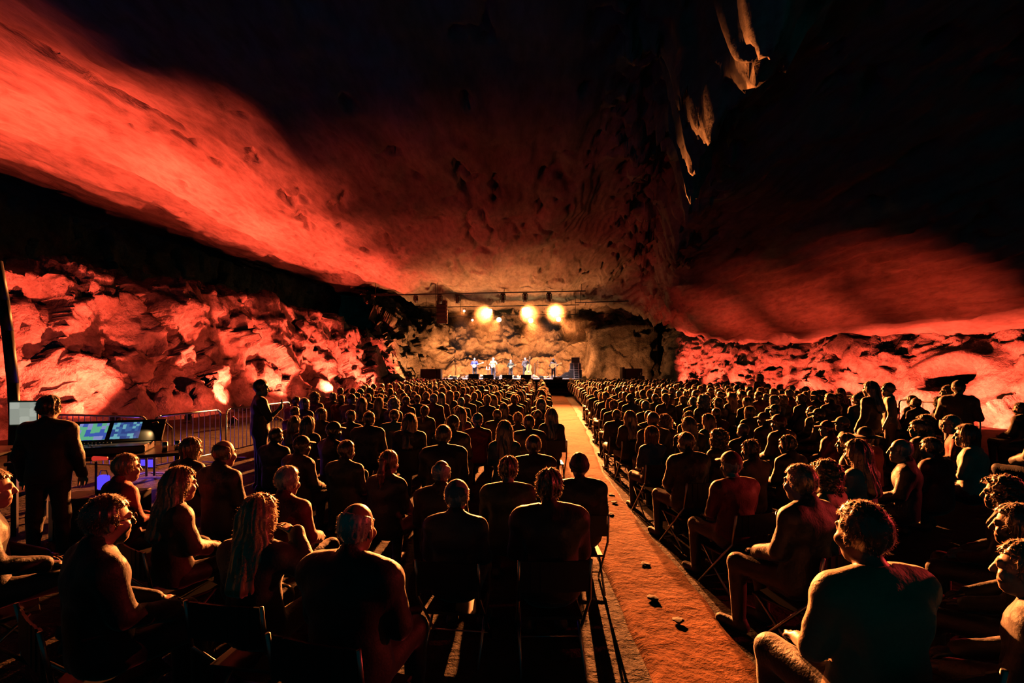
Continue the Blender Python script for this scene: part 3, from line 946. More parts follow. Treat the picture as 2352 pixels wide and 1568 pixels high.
# ---- materials of people
def tint_mat(name, rough, sheen, noise=0.25, nscale=40.0, spec=0.3, sheen_tint=(1, 0.9, 0.8), stretch=(1, 1, 1)):
    """colour comes from the object, weave or strands from a noise"""
    m, nt, b = mat_new(name)
    N = nt.nodes
    oi = N.new('ShaderNodeObjectInfo'); tc = N.new('ShaderNodeTexCoord'); mp = N.new('ShaderNodeMapping')
    mp.inputs['Scale'].default_value = stretch
    nz = N.new('ShaderNodeTexNoise'); nz.inputs['Scale'].default_value = nscale; nz.inputs['Detail'].default_value = 3
    mr = N.new('ShaderNodeMapRange'); mr.inputs[3].default_value = 1 - noise; mr.inputs[4].default_value = 1 + noise
    mx = N.new('ShaderNodeMix'); mx.data_type = 'RGBA'; mx.blend_type = 'MULTIPLY'; mx.inputs[0].default_value = 1
    nt.links.new(tc.outputs['Object'], mp.inputs['Vector']); nt.links.new(mp.outputs['Vector'], nz.inputs['Vector'])
    nt.links.new(nz.outputs['Fac'], mr.inputs[0])
    nt.links.new(oi.outputs['Color'], mx.inputs[6]); nt.links.new(mr.outputs[0], mx.inputs[7])
    nt.links.new(mx.outputs[2], b.inputs['Base Color'])
    bp = N.new('ShaderNodeBump'); bp.inputs['Strength'].default_value = 0.3; bp.inputs['Distance'].default_value = 0.01
    nt.links.new(nz.outputs['Fac'], bp.inputs['Height']); nt.links.new(bp.outputs['Normal'], b.inputs['Normal'])
    b.inputs['Roughness'].default_value = rough
    b.inputs['Specular IOR Level'].default_value = spec
    b.inputs['Sheen Weight'].default_value = sheen
    b.inputs['Sheen Roughness'].default_value = 0.4
    b.inputs['Sheen Tint'].default_value = (*sheen_tint, 1)
    return m
M_SKIN = tint_mat('skin', 0.45, 0.15, 0.08, 20, 0.5)
M_CLOTH = tint_mat('cloth', 0.6, 0.45, 0.2, 60, 0.45)
M_HAIR = tint_mat('hair_strands', 0.38, 1.0, 0.35, 60, 0.9, stretch=(1, 1, 0.15))
M_FUZZ, nt, b_ = mat_new('loose_strands')
oi = nt.nodes.new('ShaderNodeObjectInfo'); mx = nt.nodes.new('ShaderNodeMix'); mx.data_type = 'RGBA'; mx.inputs[0].default_value = 0.55
mx.inputs[7].default_value = (0.55, 0.40, 0.28, 1)  # strand colour pulled to warm orange to stand in for backlit glow
nt.links.new(oi.outputs['Color'], mx.inputs[6])
tl = nt.nodes.new('ShaderNodeBsdfTranslucent'); ms = nt.nodes.new('ShaderNodeMixShader'); ms.inputs[0].default_value = 0.7
nt.links.new(mx.outputs[2], tl.inputs['Color']); nt.links.new(mx.outputs[2], b_.inputs['Base Color'])
nt.links.new(b_.outputs[0], ms.inputs[1]); nt.links.new(tl.outputs[0], ms.inputs[2])
nt.links.new(ms.outputs[0], nt.nodes['Material Output'].inputs['Surface'])
M_HATM = tint_mat('hat_cloth', 0.6, 0.5, 0.15, 80)

# ---- prototypes
BODIES = {}
def add_body(key, J, build, tops):
    bd = dict(J=J, body=make_body(J, build), legs=make_trousers(J, build), shoes=[make_shoe(J, 'l'), make_shoe(J, 'r')], tops={})
    for t in tops:
        bd['tops'][t] = make_top(J, build, t, len(BODIES) * 7)
    bd['body'].materials.append(M_SKIN)
    for m in (bd['legs'], *bd['shoes'], *bd['tops'].values()):
        m.materials.append(M_CLOTH)
    BODIES[key] = bd
add_body('sit_m', pose_sit(1.0), 1.0, ('tee', 'jacket', 'hoodie'))
add_body('sit_w', pose_sit(1.12, 0.03), 1.13, ('tee', 'jacket'))
add_body('sit_f', pose_sit(0.88, 0.02), 0.88, ('tee', 'jacket'))
add_body('sit_up', pose_sit(0.90, 0.0, 'up_r'), 0.9, ('jacket',))
add_body('stand', pose_stand(1.0, 'front'), 1.0, ('tee', 'jacket'))
add_body('stand_down', pose_stand(0.95, 'down'), 0.95, ('jacket', 'tee'))
add_body('stand_phone', pose_stand(1.02, 'phone'), 1.02, ('tee',))
add_body('play', pose_stand(1.0, 'play'), 1.0, ('tee', 'jacket'))
add_body('bass', pose_stand(0.92, 'bass'), 0.92, ('jacket',))
HAIRS = {k: make_hair(k, 800 + i * 9) for i, k in enumerate(('short', 'tousled', 'balding', 'bob', 'long', 'tail', 'bun', 'curly', 'beard'))}
for i, k in enumerate(HAIRS):
    if k != 'beard':
        HAIRS[k] = add_fuzz(HAIRS[k], {'long': 3200, 'curly': 3000, 'bob': 2200, 'balding': 900}.get(k, 1700), i, {'curly': 0.022, 'balding': 0.008, 'short': 0.011}.get(k, 0.015))
    HAIRS[k].materials.append(M_HAIR)
    HAIRS[k].materials.append(M_FUZZ)
HATS = {k: make_hat(k) for k in ('cap', 'beanie', 'brim', 'cowboy')}
for a, b in HATS.values():
    a.materials.append(M_HATM); b.materials.append(M_HATM)
bm = bmesh.new()
for s in (-1, 1):
    M = Matrix.Translation((s * 0.034, 0.112, 0.004)) @ Matrix.Rotation(PI / 2, 4, 'X')
    g0 = [bmesh.ops.create_circle(bm, cap_ends=False, radius=r, segments=14, matrix=M)['verts'] for r in (0.021, 0.026)]
    for i in range(14):
        j = (i + 1) % 14
        bm.faces.new((g0[0][i], g0[0][j], g0[1][j], g0[1][i]))
    cyl_bm(bm, (s * 0.06, 0.112, 0.008), (s * 0.084, -0.01, 0.006), 0.002, seg=6)
cyl_bm(bm, (-0.012, 0.113, 0.008), (0.012, 0.113, 0.008), 0.002, seg=6)
ME_GLASSES = bm_mesh('eyeglasses', bm)
ME_GLASSES.materials.append(plain('spectacle_frame', (0.02, 0.02, 0.02), 0.25))

SKINS = [(0.50, 0.30, 0.22), (0.55, 0.34, 0.25), (0.42, 0.24, 0.17), (0.28, 0.15, 0.10)]
HCOL = {'black': (0.012, 0.010, 0.009), 'brown': (0.045, 0.026, 0.016), 'light brown': (0.11, 0.062, 0.034), 'blond': (0.24, 0.145, 0.07), 'grey': (0.30, 0.28, 0.26), 'white': (0.5, 0.48, 0.45), 'auburn': (0.12, 0.035, 0.018)}
TCOL = {'black': (0.010, 0.010, 0.011), 'charcoal': (0.028, 0.029, 0.032), 'navy': (0.012, 0.017, 0.04), 'dark green': (0.018, 0.030, 0.018), 'dark red': (0.14, 0.010, 0.012), 'red': (0.45, 0.02, 0.025), 'tan': (0.38, 0.24, 0.14), 'white': (0.42, 0.34, 0.27), 'grey': (0.16, 0.16, 0.16), 'brown': (0.07, 0.04, 0.022), 'blue': (0.03, 0.06, 0.42), 'plaid': (0.5, 0.28, 0.12)}

def sub(name, me, parent, loc=(0, 0, 0), color=(1, 1, 1), rot=None, sc=1.0):
    o = bpy.data.objects.new(name, me)
    COL.objects.link(o)
    o.parent = parent
    o.location = loc
    if rot: o.rotation_euler = rot
    if sc != 1.0: o.scale = (sc, sc, sc)
    o.color = (*color, 1)
    return o

def person(x, y, z, rz, body='sit_m', top='jacket', topc='black', hair='short', hairc='brown', hat=None, hatc='black', glasses=False, beard=False, scale=1.0, skin=0, label='', group=None, legc='navy', turn=0.0, cap_back=False):
    b = BODIES[body]
    o = link('person', b['body'], label=label, cat='person', group=group, loc=(x, y, z))
    o.rotation_euler = (0, 0, rz)
    o.scale = (scale, scale, scale)
    o.color = (*SKINS[skin], 1)
    H = b['J']['head']
    sub({'tee': 'shirt', 'jacket': 'jacket', 'hoodie': 'hooded_sweater'}[top], b['tops'][top], o, color=TCOL[topc])
    sub('trousers', b['legs'], o, color=TCOL[legc])
    for sh in b['shoes']:
        sub('shoe', sh, o, color=(0.02, 0.02, 0.02))
    if hair:
        sub('hair', HAIRS[hair], o, H, HCOL[hairc])
    if beard:
        sub('beard', HAIRS['beard'], o, H, HCOL[hairc])
    if hat:
        cr, br = HATS[hat]
        c = sub({'cap': 'baseball_cap', 'beanie': 'knitted_hat', 'brim': 'wide_hat', 'cowboy': 'cowboy_hat'}[hat], cr, o, H, TCOL.get(hatc, (0.1, 0.1, 0.1)), rot=(0, 0, PI) if cap_back else None)
        sub({'beanie': 'cuff'}.get(hat, 'brim'), br, c, color=TCOL.get(hatc, (0.1, 0.1, 0.1)))
    if glasses:
        sub('eyeglasses', ME_GLASSES, o, H)
    return o
# ------------------------------------------------------------------ chairs
M_SEATM = plain('chair_plastic', (0.015, 0.015, 0.016), 0.5, noise=0.2)
M_TUBE = plain('chair_steel', (0.25, 0.25, 0.25), 0.35, metal=0.9)
def chair_parts():
    P = {}
    bm = bmesh.new(); box_bm(bm, (0, 0.05, 0.380), (0.42, 0.40, 0.022)); P['seat'] = (bm_mesh('seat', bm, bevel=0.006), M_SEATM)
    bm = bmesh.new()
    for i in range(7):
        a = (i - 3) / 3
        box_bm(bm, (a * 0.188, -0.285 + 0.012 * a * a, 0.72), (0.066, 0.012, 0.20))
    P['backrest'] = (bm_mesh('backrest', bm), M_SEATM)
    for n, s in (('leg', -1), ('leg ', 1)):
        bm = bmesh.new(); tube_bm(bm, [(s * 0.235, -0.285, 0.83), (s * 0.235, -0.24, 0.55), (s * 0.235, 0.24, 0.01)], 0.0115, 8); P[n] = (bm_mesh('leg', bm, True), M_TUBE)
    for n, s in (('leg  ', -1), ('leg   ', 1)):
        bm = bmesh.new(); tube_bm(bm, [(s * 0.215, 0.20, 0.385), (s * 0.215, -0.20, 0.01)], 0.0115, 8); P[n] = (bm_mesh('leg', bm, True), M_TUBE)
    bm = bmesh.new(); tube_bm(bm, [(-0.235, 0.16, 0.09), (0.235, 0.16, 0.09)], 0.008, 6); P['stretcher'] = (bm_mesh('stretcher', bm, True), M_TUBE)
    for me, m in P.values(): me.materials.append(m)
    return P
CHAIR = chair_parts()
def chair(x, y, rz, sc, label, group):
    t = empty('folding_chair', (x, y, 0), rz, label, 'chair', group)
    t.scale = (sc, sc, sc)
    for n, (me, m) in CHAIR.items():
        link(n.strip(), me, None, t)
    return t

# ------------------------------------------------------------------ audience
rng = random.Random(7)
STAGE_X = 0.3
STANDING_SPOTS = [(-4.0, 7.6), (-4.43, 4.7), (6.15, 8.2), (7.05, 8.95), (7.55, 8.1), (8.2, 9.0), (9.05, 17.5)]
TAKEN = list(STANDING_SPOTS)          # (x, y)
def free(x, y, wx=0.58, wy=0.86):
    return all(abs(x - a) > wx or abs(y - b) > wy for a, b in TAKEN)
def face(x, y): return math.atan2(-(STAGE_X - x), 41.0 - y)

HDESC = {'short': 'short', 'tousled': 'tousled', 'balding': 'balding', 'bob': 'chin-length', 'long': 'long', 'tail': 'ponytailed', 'bun': 'bun-tied', 'curly': 'curly'}
PEOPLE = []
def describe(a):
    hd = f"{HDESC[a['hair']]} {a['hairc']} hair"
    if a.get('hat'):
        hd = f"{a['hatc']} " + {'cap': 'cap', 'beanie': 'knitted hat', 'brim': 'wide-brimmed hat', 'cowboy': 'cowboy hat'}[a['hat']]
    t = f"{a['topc']} " + {'tee': 'shirt', 'jacket': 'jacket', 'hoodie': 'hoodie'}[a['top']]
    return f"person in {t} with {hd}"

# hand-placed heads: pixel of the head top, then looks; distance follows from a seated head height
# (px, py, hair, hair colour, top, top colour, body, extras)
HP = [
 (2010, 1155, 'short', 'light brown', 'tee', 'tan', 'sit_w', dict(first=True, d=1.95, turn=0.18)),
 (805, 1155, 'balding', 'grey', 'jacket', 'black', 'sit_w', dict(turn=-0.45)),
 (592, 1136, 'long', 'blond', 'jacket', 'charcoal', 'sit_up', dict(turn=-0.2)),
 (1048, 1099, 'short', 'grey', 'jacket', 'charcoal', 'sit_m', dict(hat='cap', hatc='grey', turn=-0.2)),
 (1231, 1077, 'tousled', 'brown', 'jacket', 'black', 'sit_w', dict(turn=0.05)),
 (1286, 1040, 'short', 'brown', 'jacket', 'black', 'sit_w', dict(hat='beanie', hatc='charcoal')),
 (1313, 997, 'short', 'black', 'jacket', 'black', 'sit_w', {}),
 (1157, 1048, 'tousled', 'brown', 'tee', 'dark green', 'sit_w', {}),
 (1013, 1054, 'balding', 'grey', 'jacket', 'black', 'sit_m', dict(glasses=True)),
 (989, 1025, 'short', 'light brown', 'jacket', 'black', 'sit_m', dict(turn=-0.5)),
 (657, 1069, 'short', 'grey', 'jacket', 'dark red', 'sit_m', dict(turn=-0.4)),
 (889, 1033, 'tail', 'auburn', 'hoodie', 'charcoal', 'sit_f', dict(turn=-0.5)),
 (794, 1010, 'short', 'brown', 'jacket', 'dark green', 'sit_m', dict(turn=-0.4)),
 (705, 999, 'short', 'brown', 'jacket', 'black', 'sit_w', dict(hat='cap', hatc='black', glasses=True, turn=-0.9)),
 (664, 981, 'short', 'black', 'jacket', 'charcoal', 'sit_m', dict(turn=-0.3)),
 (764, 966, 'short', 'black', 'jacket', 'black', 'sit_m', dict(hat='cap', hatc='charcoal', turn=-1.0)),
 (400, 1073, 'long', 'light brown', 'jacket', 'brown', 'sit_f', dict(turn=-0.9)),
 (284, 1040, 'short', 'blond', 'jacket', 'red', 'sit_m', dict(turn=-0.9)),
 (235, 1135, 'short', 'black', 'jacket', 'black', 'sit_m', dict(glasses=True, turn=-1.0)),
 (-30, 1075, 'short', 'brown', 'jacket', 'black', 'sit_m', dict(turn=-1.2)),
 (436, 1004, 'bob', 'light brown', 'jacket', 'black', 'sit_m', dict(turn=-0.6)),
 (490, 1008, 'balding', 'brown', 'jacket', 'charcoal', 'sit_m', dict(turn=-0.6)),
 (676, 955, 'long', 'brown', 'hoodie', 'dark red', 'sit_m', {}),
 (705, 956, 'long', 'black', 'jacket', 'black', 'sit_f', {}),
 (696, 933, 'short', 'light brown', 'tee', 'red', 'sit_m', {}),
 (736, 937, 'bob', 'brown', 'jacket', 'black', 'sit_f', {}),
 (774, 937, 'curly', 'light brown', 'jacket', 'brown', 'sit_f', {}),
 (805, 941, 'short', 'black', 'jacket', 'black', 'sit_m', {}),
 (845, 945, 'short', 'black', 'hoodie', 'charcoal', 'sit_w', {}),
 (904, 940, 'short', 'black', 'tee', 'tan', 'sit_w', {}),
 (961, 949, 'long', 'auburn', 'hoodie', 'black', 'sit_m', {}),
 (1007, 930, 'tail', 'light brown', 'jacket', 'charcoal', 'sit_f', {}),
 (1038, 952, 'short', 'brown', 'jacket', 'black', 'sit_w', dict(hat='cap', hatc='black', turn=-0.3)),
 (1052, 931, 'short', 'brown', 'jacket', 'charcoal', 'sit_w', {}),
 (1097, 947, 'short', 'grey', 'tee', 'red', 'sit_m', dict(hat='cap', hatc='white')),
 (1090, 935, 'long', 'brown', 'tee', 'dark red', 'sit_f', {}),
 (1142, 940, 'short', 'brown', 'jacket', 'dark green', 'sit_w', {}),
 (1159, 966, 'long', 'light brown', 'tee', 'tan', 'sit_f', {}),
 (1157, 926, 'long', 'black', 'jacket', 'charcoal', 'sit_f', {}),
 (1180, 946, 'bun', 'light brown', 'jacket', 'black', 'sit_f', {}),
 (1191, 937, 'long', 'blond', 'jacket', 'charcoal', 'sit_f', {}),
 (1215, 953, 'short', 'brown', 'jacket', 'charcoal', 'sit_w', {}),
 (1236, 939, 'balding', 'brown', 'jacket', 'black', 'sit_w', {}),
 (1226, 999, 'short', 'black', 'hoodie', 'black', 'sit_w', {}),
 (1418, 940, 'short', 'brown', 'jacket', 'black', 'sit_w', {}),
 (1458, 943, 'long', 'brown', 'jacket', 'black', 'sit_f', {}),
 (1467, 979, 'bob', 'auburn', 'tee', 'grey', 'sit_f', dict(turn=0.15)),
 (1510, 972, 'short', 'light brown', 'jacket', 'black', 'sit_w', {}),
 (1491, 942, 'short', 'brown', 'jacket', 'brown', 'sit_m', {}),
 (1507, 943, 'tousled', 'brown', 'jacket', 'black', 'sit_m', {}),
 (1533, 945, 'short', 'light brown', 'hoodie', 'black', 'sit_m', {}),
 (1560, 948, 'curly', 'auburn', 'jacket', 'charcoal', 'sit_f', {}),
 (1586, 936, 'short', 'auburn', 'jacket', 'dark red', 'sit_m', {}),
 (1583, 957, 'long', 'black', 'jacket', 'black', 'sit_m', {}),
 (1629, 950, 'long', 'light brown', 'tee', 'tan', 'sit_f', dict(turn=0.3)),
 (1632, 970, 'balding', 'light brown', 'jacket', 'charcoal', 'sit_m', {}),
 (1614, 992, 'short', 'brown', 'jacket', 'black', 'sit_w', dict(turn=0.3)),
 (1686, 981, 'curly', 'brown', 'jacket', 'black', 'sit_f', dict(turn=0.4)),
 (1716, 982, 'bob', 'black', 'jacket', 'black', 'sit_f', {}),
 (1726, 1009, 'tousled', 'brown', 'jacket', 'brown', 'sit_m', dict(turn=0.4)),
 (1698, 1035, 'short', 'grey', 'tee', 'dark red', 'sit_w', dict(hat='cap', hatc='dark red', turn=0.3)),
 (1722, 1063, 'short', 'grey', 'jacket', 'black', 'sit_w', dict(turn=0.3)),
 (1752, 998, 'tousled', 'light brown', 'jacket', 'black', 'sit_m', dict(turn=0.4)),
 (1805, 1044, 'short', 'brown', 'jacket', 'black', 'sit_f', dict(turn=0.5)),
 (1845, 1064, 'short', 'blond', 'jacket', 'charcoal', 'sit_m', dict(turn=0.5)),
 (1886, 1050, 'curly', 'light brown', 'tee', 'tan', 'sit_f', dict(turn=0.7)),
 (1952, 996, 'long', 'light brown', 'jacket', 'brown', 'sit_f', dict(turn=0.8)),
 (1977, 1010, 'long', 'brown', 'tee', 'white', 'sit_f', dict(turn=0.4)),
 (1997, 981, 'short', 'grey', 'tee', 'red', 'sit_w', dict(hat='brim', hatc='brown', turn=0.5)),
 (2075, 1005, 'balding', 'grey', 'jacket', 'charcoal', 'sit_m', dict(glasses=True, turn=1.0)),
 (1724, 933, 'bob', 'black', 'jacket', 'charcoal', 'sit_f', {}),
 (1782, 927, 'short', 'grey', 'jacket', 'dark green', 'sit_m', dict(hat='cap', hatc='tan', turn=0.4)),
 (1828, 950, 'short', 'brown', 'jacket', 'black', 'sit_w', dict(hat='cap', hatc='dark red', turn=0.5)),
 (1870, 930, 'balding', 'auburn', 'jacket', 'black', 'sit_w', dict(turn=0.5)),
 (1903, 964, 'short', 'brown', 'jacket', 'dark red', 'sit_m', dict(hat='cap', hatc='red', turn=0.7)),
 (1937, 955, 'short', 'brown', 'jacket', 'black', 'sit_m', dict(hat='cap', hatc='tan', turn=0.9)),
 (1915, 936, 'short', 'brown', 'jacket', 'dark green', 'sit_m', dict(hat='cap', hatc='dark green', turn=0.6)),
 (1756, 945, 'short', 'brown', 'jacket', 'charcoal', 'sit_m', dict(hat='cap', hatc='black', turn=0.4)),
 (2069, 949, 'curly', 'brown', 'tee', 'tan', 'sit_f', dict(turn=0.6)),
 (2119, 963, 'short', 'black', 'jacket', 'black', 'sit_w', dict(turn=0.5)),
 (2189, 952, 'short', 'grey', 'tee', 'red', 'sit_m', dict(glasses=True, turn=1.0)),
 (2233, 975, 'bob', 'black', 'tee', 'white', 'sit_w', dict(turn=0.7)),
 (2150, 1004, 'short', 'black', 'jacket', 'dark red', 'sit_w', dict(turn=0.4)),
 (2048, 934, 'long', 'black', 'jacket', 'black', 'sit_f', dict(turn=0.6)),
 (1993, 926, 'balding', 'blond', 'jacket', 'black', 'sit_m', dict(turn=0.4)),
 (2290, 1086, 'curly', 'black', 'jacket', 'black', 'sit_w', dict(turn=0.8)),
 (2296, 1160, 'bob', 'black', 'jacket', 'dark green', 'sit_f', dict(turn=0.85)),
 (2372, 1240, 'short', 'blond', 'jacket', 'charcoal', 'sit_m', dict(turn=0.8)),
]
HP.sort(key=lambda h: (0 if h[7].get('first') else 1, -h[1]))
for px, py, hair, hc, top, tc, body, ex in HP:
    d0 = ex.get('d', 0.62 * F_PX / (py - HORIZON))
    hatlift = {'brim': 0.02, 'beanie': 0.015, 'cap': 0.01}.get(ex.get('hat'), 0.03 if hair == 'curly' else 0.0)
    best = None
    opts = []
    for dp in (0, -10, 10, -20, 20, -32, 32, 46, 60, 76):
        for k in range(-24, 30):
            dd = d0 + 0.06 * k
            if dd < 1.5 or dd < 0.84 * d0 or dd > 1.4 * d0: continue
            sc = (CAM_H - (py - HORIZON) / F_PX * dd - hatlift) / 1.36
            if not 0.85 <= sc <= 1.09: continue
            opts.append((abs(dp) * 0.02 + abs(k) * 0.06 + abs(sc - 0.97), dd, sc, px + dp))
    opts.sort()
    for fx, fy, ai in ((0.62, 0.94, 0.24), (0.54, 0.82, 0.22), (0.47, 0.72, 0.10)):
        for c, dd, sc, qx in opts:
            x = (qx - 1176.0) / F_PX * dd
            al_, ar_ = aisle_x(dd)
            if al_ - 0.22 < x < ar_ + (ai if py < 1140 else 0.10): continue
            if free(x, dd, fx, fy):
                best = (x, dd, sc); break
        if best: break
    if best is None:
        print('NOT PLACED', px, py)
        continue
    x, dd, sc = best
    TAKEN.append((x, dd))
    PEOPLE.append(dict(x=x, y=dd, sc=sc, hair=hair, hairc=hc, top=top, topc=tc, body=body, hat=ex.get('hat'), hatc=ex.get('hatc', 'black'), glasses=ex.get('glasses', False), turn=ex.get('turn', 0.0) * (0.8 if px > 1176 else 0.55), hand=True))
print('PLACED', len(PEOPLE), 'OF', len(HP))

HK = ['short', 'short', 'short', 'tousled', 'balding', 'bob', 'long', 'long', 'tail', 'bun', 'curly']
HCK = ['brown', 'brown', 'black', 'light brown', 'light brown', 'blond', 'grey', 'grey', 'auburn', 'white']
TK = ['black', 'black', 'charcoal', 'charcoal', 'navy', 'dark green', 'brown', 'dark red', 'grey', 'tan', 'red', 'white']
def random_look(far=False):
    h = rng.choice(HK)
    fem = h in ('bob', 'long', 'tail', 'bun', 'curly')
    body = rng.choice(['sit_f', 'sit_f', 'sit_m']) if fem else rng.choice(['sit_m', 'sit_m', 'sit_w'])
    top = rng.choice(['tee', 'jacket', 'jacket', 'hoodie'] if body == 'sit_m' else ['tee', 'jacket', 'jacket'])
    hat = rng.choice(['cap', 'cap', 'beanie', 'brim', 'cowboy']) if not fem and rng.random() < 0.22 else None
    return dict(hair='short' if hat else h, hairc=rng.choice(HCK), top=top, topc=rng.choice(TK), body=body, hat=hat, hatc=rng.choice(['black', 'charcoal', 'tan', 'dark red', 'grey', 'white']) if hat else 'black', glasses=rng.random() < 0.12, turn=rng.gauss(0, 0.14), sc=rng.uniform(0.92, 1.02))

def limits(y):
    aL, aR = aisle_x(y)
    left = float(np.interp(y, [0, 4.5, 7, 8, 9.5, 12, 20, 34], [-3.0, -3.0, -3.6, -4.6, -4.9, -5.1, -6.0, -7.0]))
    right = float(np.interp(y, [0, 5, 9, 34], [6.5, 6.5, 10.0, 10.1]))
    return left, aL - 0.36, aR + 0.36, right
ROWS = []
y = 34.2
while y > 2.9:
    ROWS.append(y); y -= 0.96
FAR = []
NW = 'zero one two three four five six seven eight nine ten eleven twelve thirteen fourteen fifteen sixteen seventeen eighteen nineteen'.split()
def word(n): return NW[n] if n < 20 else ['twenty', 'thirty', 'forty'][n // 10 - 2] + ('-' + NW[n % 10] if n % 10 else '')
def ordinal(n): return f"{n}{'th' if 10 <= n % 100 <= 20 else {1: 'st', 2: 'nd', 3: 'rd'}.get(n % 10, 'th')}"
cand = []
for r, y in enumerate(ROWS):
    L, a, b, R = limits(y)
    for side, lo, hi, st in (('desk', L, a, -1), ('hollow', b, R, 1)):
        n = int((hi - lo) / 0.635) + 1
        for i in range(n):
            x = (a - i * 0.635) if st < 0 else (b + i * 0.635)
            yy = y - 0.004 * (x - (a if st < 0 else b)) ** 2 * 0.6
            if abs((x) / yy) > 1.16: continue
            cand.append((r, i, side, x + rng.uniform(-0.03, 0.03), yy + rng.uniform(-0.03, 0.03)))
cand.sort(key=lambda c: c[4])
for r, i, side, x, y in cand:
    if y < 4.6 and x < 1.9: continue
    if y < 10.8 and not free(x, y, 0.64, 0.96): continue
    if any(abs(x - a) < 0.5 and abs(y - b) < 0.7 for a, b in STANDING_SPOTS): continue
    if rng.random() < 0.045 and i > 0: continue
    a = random_look()
    a.update(x=x, y=y, row=r + 1, seat=i + 1, side=side)
    if len(PEOPLE) < 286:
        if y < 10.5: a['topc'] = rng.choice(['black', 'charcoal', 'charcoal', 'navy', 'brown'])
        PEOPLE.append(a); TAKEN.append((x, y))
    else:
        FAR.append(a)

from collections import Counter
base_cnt = Counter(describe(a) for a in PEOPLE)
used = {}
for a in PEOPLE:
    d = describe(a)
    if a.get('hand'):
        place = 'by the aisle' if min(abs(a['x'] - aisle_x(a['y'])[0]), abs(a['x'] - aisle_x(a['y'])[1])) < 0.5 else None
        lab = d + (', ' + place if place else ', in the audience')
        if base_cnt[d] > 1 or lab in used:
            nb = sorted((q for q in PEOPLE if q is not a), key=lambda q: (q['x'] - a['x']) ** 2 + (q['y'] - a['y']) ** 2)
            q = nb[0]
            rel = 'beside' if abs(q['y'] - a['y']) < 0.45 else ('behind' if q['y'] > a['y'] else 'in front of')
            hq = f"{q['hatc']} {'cap' if q['hat'] == 'cap' else 'hat'}" if q.get('hat') else f"{HDESC[q['hair']]} {q['hairc']} hair"
            lab = d + f", {rel} one with {hq}"
    else:
        side = 'desk side' if a['side'] == 'desk' else 'hollow side'
        lab = d + f", row {word(a['row'])} from stage, seat {word(a['seat'])} off aisle, {side}"
        lab = lab.replace('person in ', 'person, ').replace(' with ', ', ').replace('seat ', 'seat ')
    if len(lab.split()) > 16: lab = lab.replace(' hair,', ',')
    if len(lab.split()) > 16: lab = lab.replace(' from stage', '')
    if len(lab.split()) > 16: lab = lab.replace('person in ', '')
    if lab in used: print('DUP', lab, a)
    used[lab] = used.get(lab, 0) + 1
    a['label'] = lab
    rz = face(a['x'], a['y']) + a['turn']
    person(a['x'], a['y'], 0, rz, a['body'], a['top'] if a['top'] in BODIES[a['body']]['tops'] else 'jacket', a['topc'], a['hair'], a['hairc'], a['hat'], a['hatc'], a['glasses'], False, a['sc'], rng.choice([0, 0, 1, 1, 2, 3]), lab, 'seated audience', rng.choice(['navy', 'black', 'charcoal', 'brown']))
    al, ar = aisle_x(a['y'])
    by_aisle = min(abs(a['x'] - al), abs(a['x'] - ar)) < 0.75
    if by_aisle or a['y'] < 3.4:
        who = lab.replace('person in ', '').replace('person, ', '').replace(', in the audience', '')
        cl = ('folding chair under ' + who).split()[:16]
        chair(a['x'], a['y'], rz, a['sc'], ' '.join(cl).rstrip(','), 'folding chairs in the audience')

# the rows too far off to build one by one
M_FARC, nt, b_ = mat_new('far_audience')
at = nt.nodes.new('ShaderNodeAttribute'); at.attribute_name = 'tint'
nt.links.new(at.outputs['Color'], b_.inputs['Base Color'])
b_.inputs['Roughness'].default_value = 0.7; b_.inputs['Sheen Weight'].default_value = 0.55; b_.inputs['Sheen Roughness'].default_value = 0.4
def far_proto(hair, hat, build):
    J = pose_sit(build)
    H = J['head']
    f = Field(axis_grid(-0.34, 0.34, 0.045, [(-0.11, 0.11, 0.026)]), axis_grid(-0.28, 0.26, 0.045, [(-0.16, 0.14, 0.028)]), axis_grid(0.38, 1.46, 0.05, [(1.05, 1.46, 0.026)]))
    torso_prims(f, J, build, 0.02)
    arm_prims(f, J, build, 0.02, 0)
    n = J['neck']
    f.cone((n[0], n[1], n[2] - 0.03), (H[0], H[1] - 0.02, H[2] - 0.06), 0.056, 0.052, 0.025)
    head_prims(f, H, 0.012, False)
    if hair == 'long':
        f.cone((0, -0.04, H[2]), (0, -0.13, H[2] - 0.30), 0.085, 0.06, 0.04)
    if hair == 'bob':
        f.cone((0, -0.03, H[2]), (0, -0.05, H[2] - 0.10), 0.095, 0.085, 0.03)
    if hat:
        f.ell((0, H[1], H[2] + 0.06), (0.15 if hat == 'brim' else 0.10, 0.16 if hat == 'brim' else 0.15, 0.02), 0.01)
    me = f.mesh('far')
    V = np.zeros(len(me.vertices) * 3, np.float32); me.vertices.foreach_get('co', V); V = V.reshape(-1, 3)
    Q = np.zeros(len(me.polygons) * 4, np.int32); me.polygons.foreach_get('vertices', Q); Q = Q.reshape(-1, 4)
    bpy.data.meshes.remove(me)
    rel = V - np.array(H)
    hairm = (rel[:, 2] > -0.07) & ((rel[:, 1] < 0.05) | (rel[:, 2] > 0.07))
    if hair in ('long', 'bob'): hairm |= (rel[:, 1] < -0.05) & (rel[:, 2] > -0.36 if hair == 'long' else rel[:, 2] > -0.16) & (np.abs(rel[:, 0]) < 0.1) & (V[:, 1] < -0.1 + 0.25 * (rel[:, 2] > -0.15))
    skin = (~hairm) & (rel[:, 2] > -0.13)
    return V, Q, hairm, skin
FP = {(h, t): far_proto(h, t, b) for h, t, b in (('short', None, 1.0), ('long', None, 0.9), ('bob', None, 0.9), ('short', 'cap', 1.05), ('short', 'brim', 1.0))}
AV, AQ, AC = [], [], []
off = 0
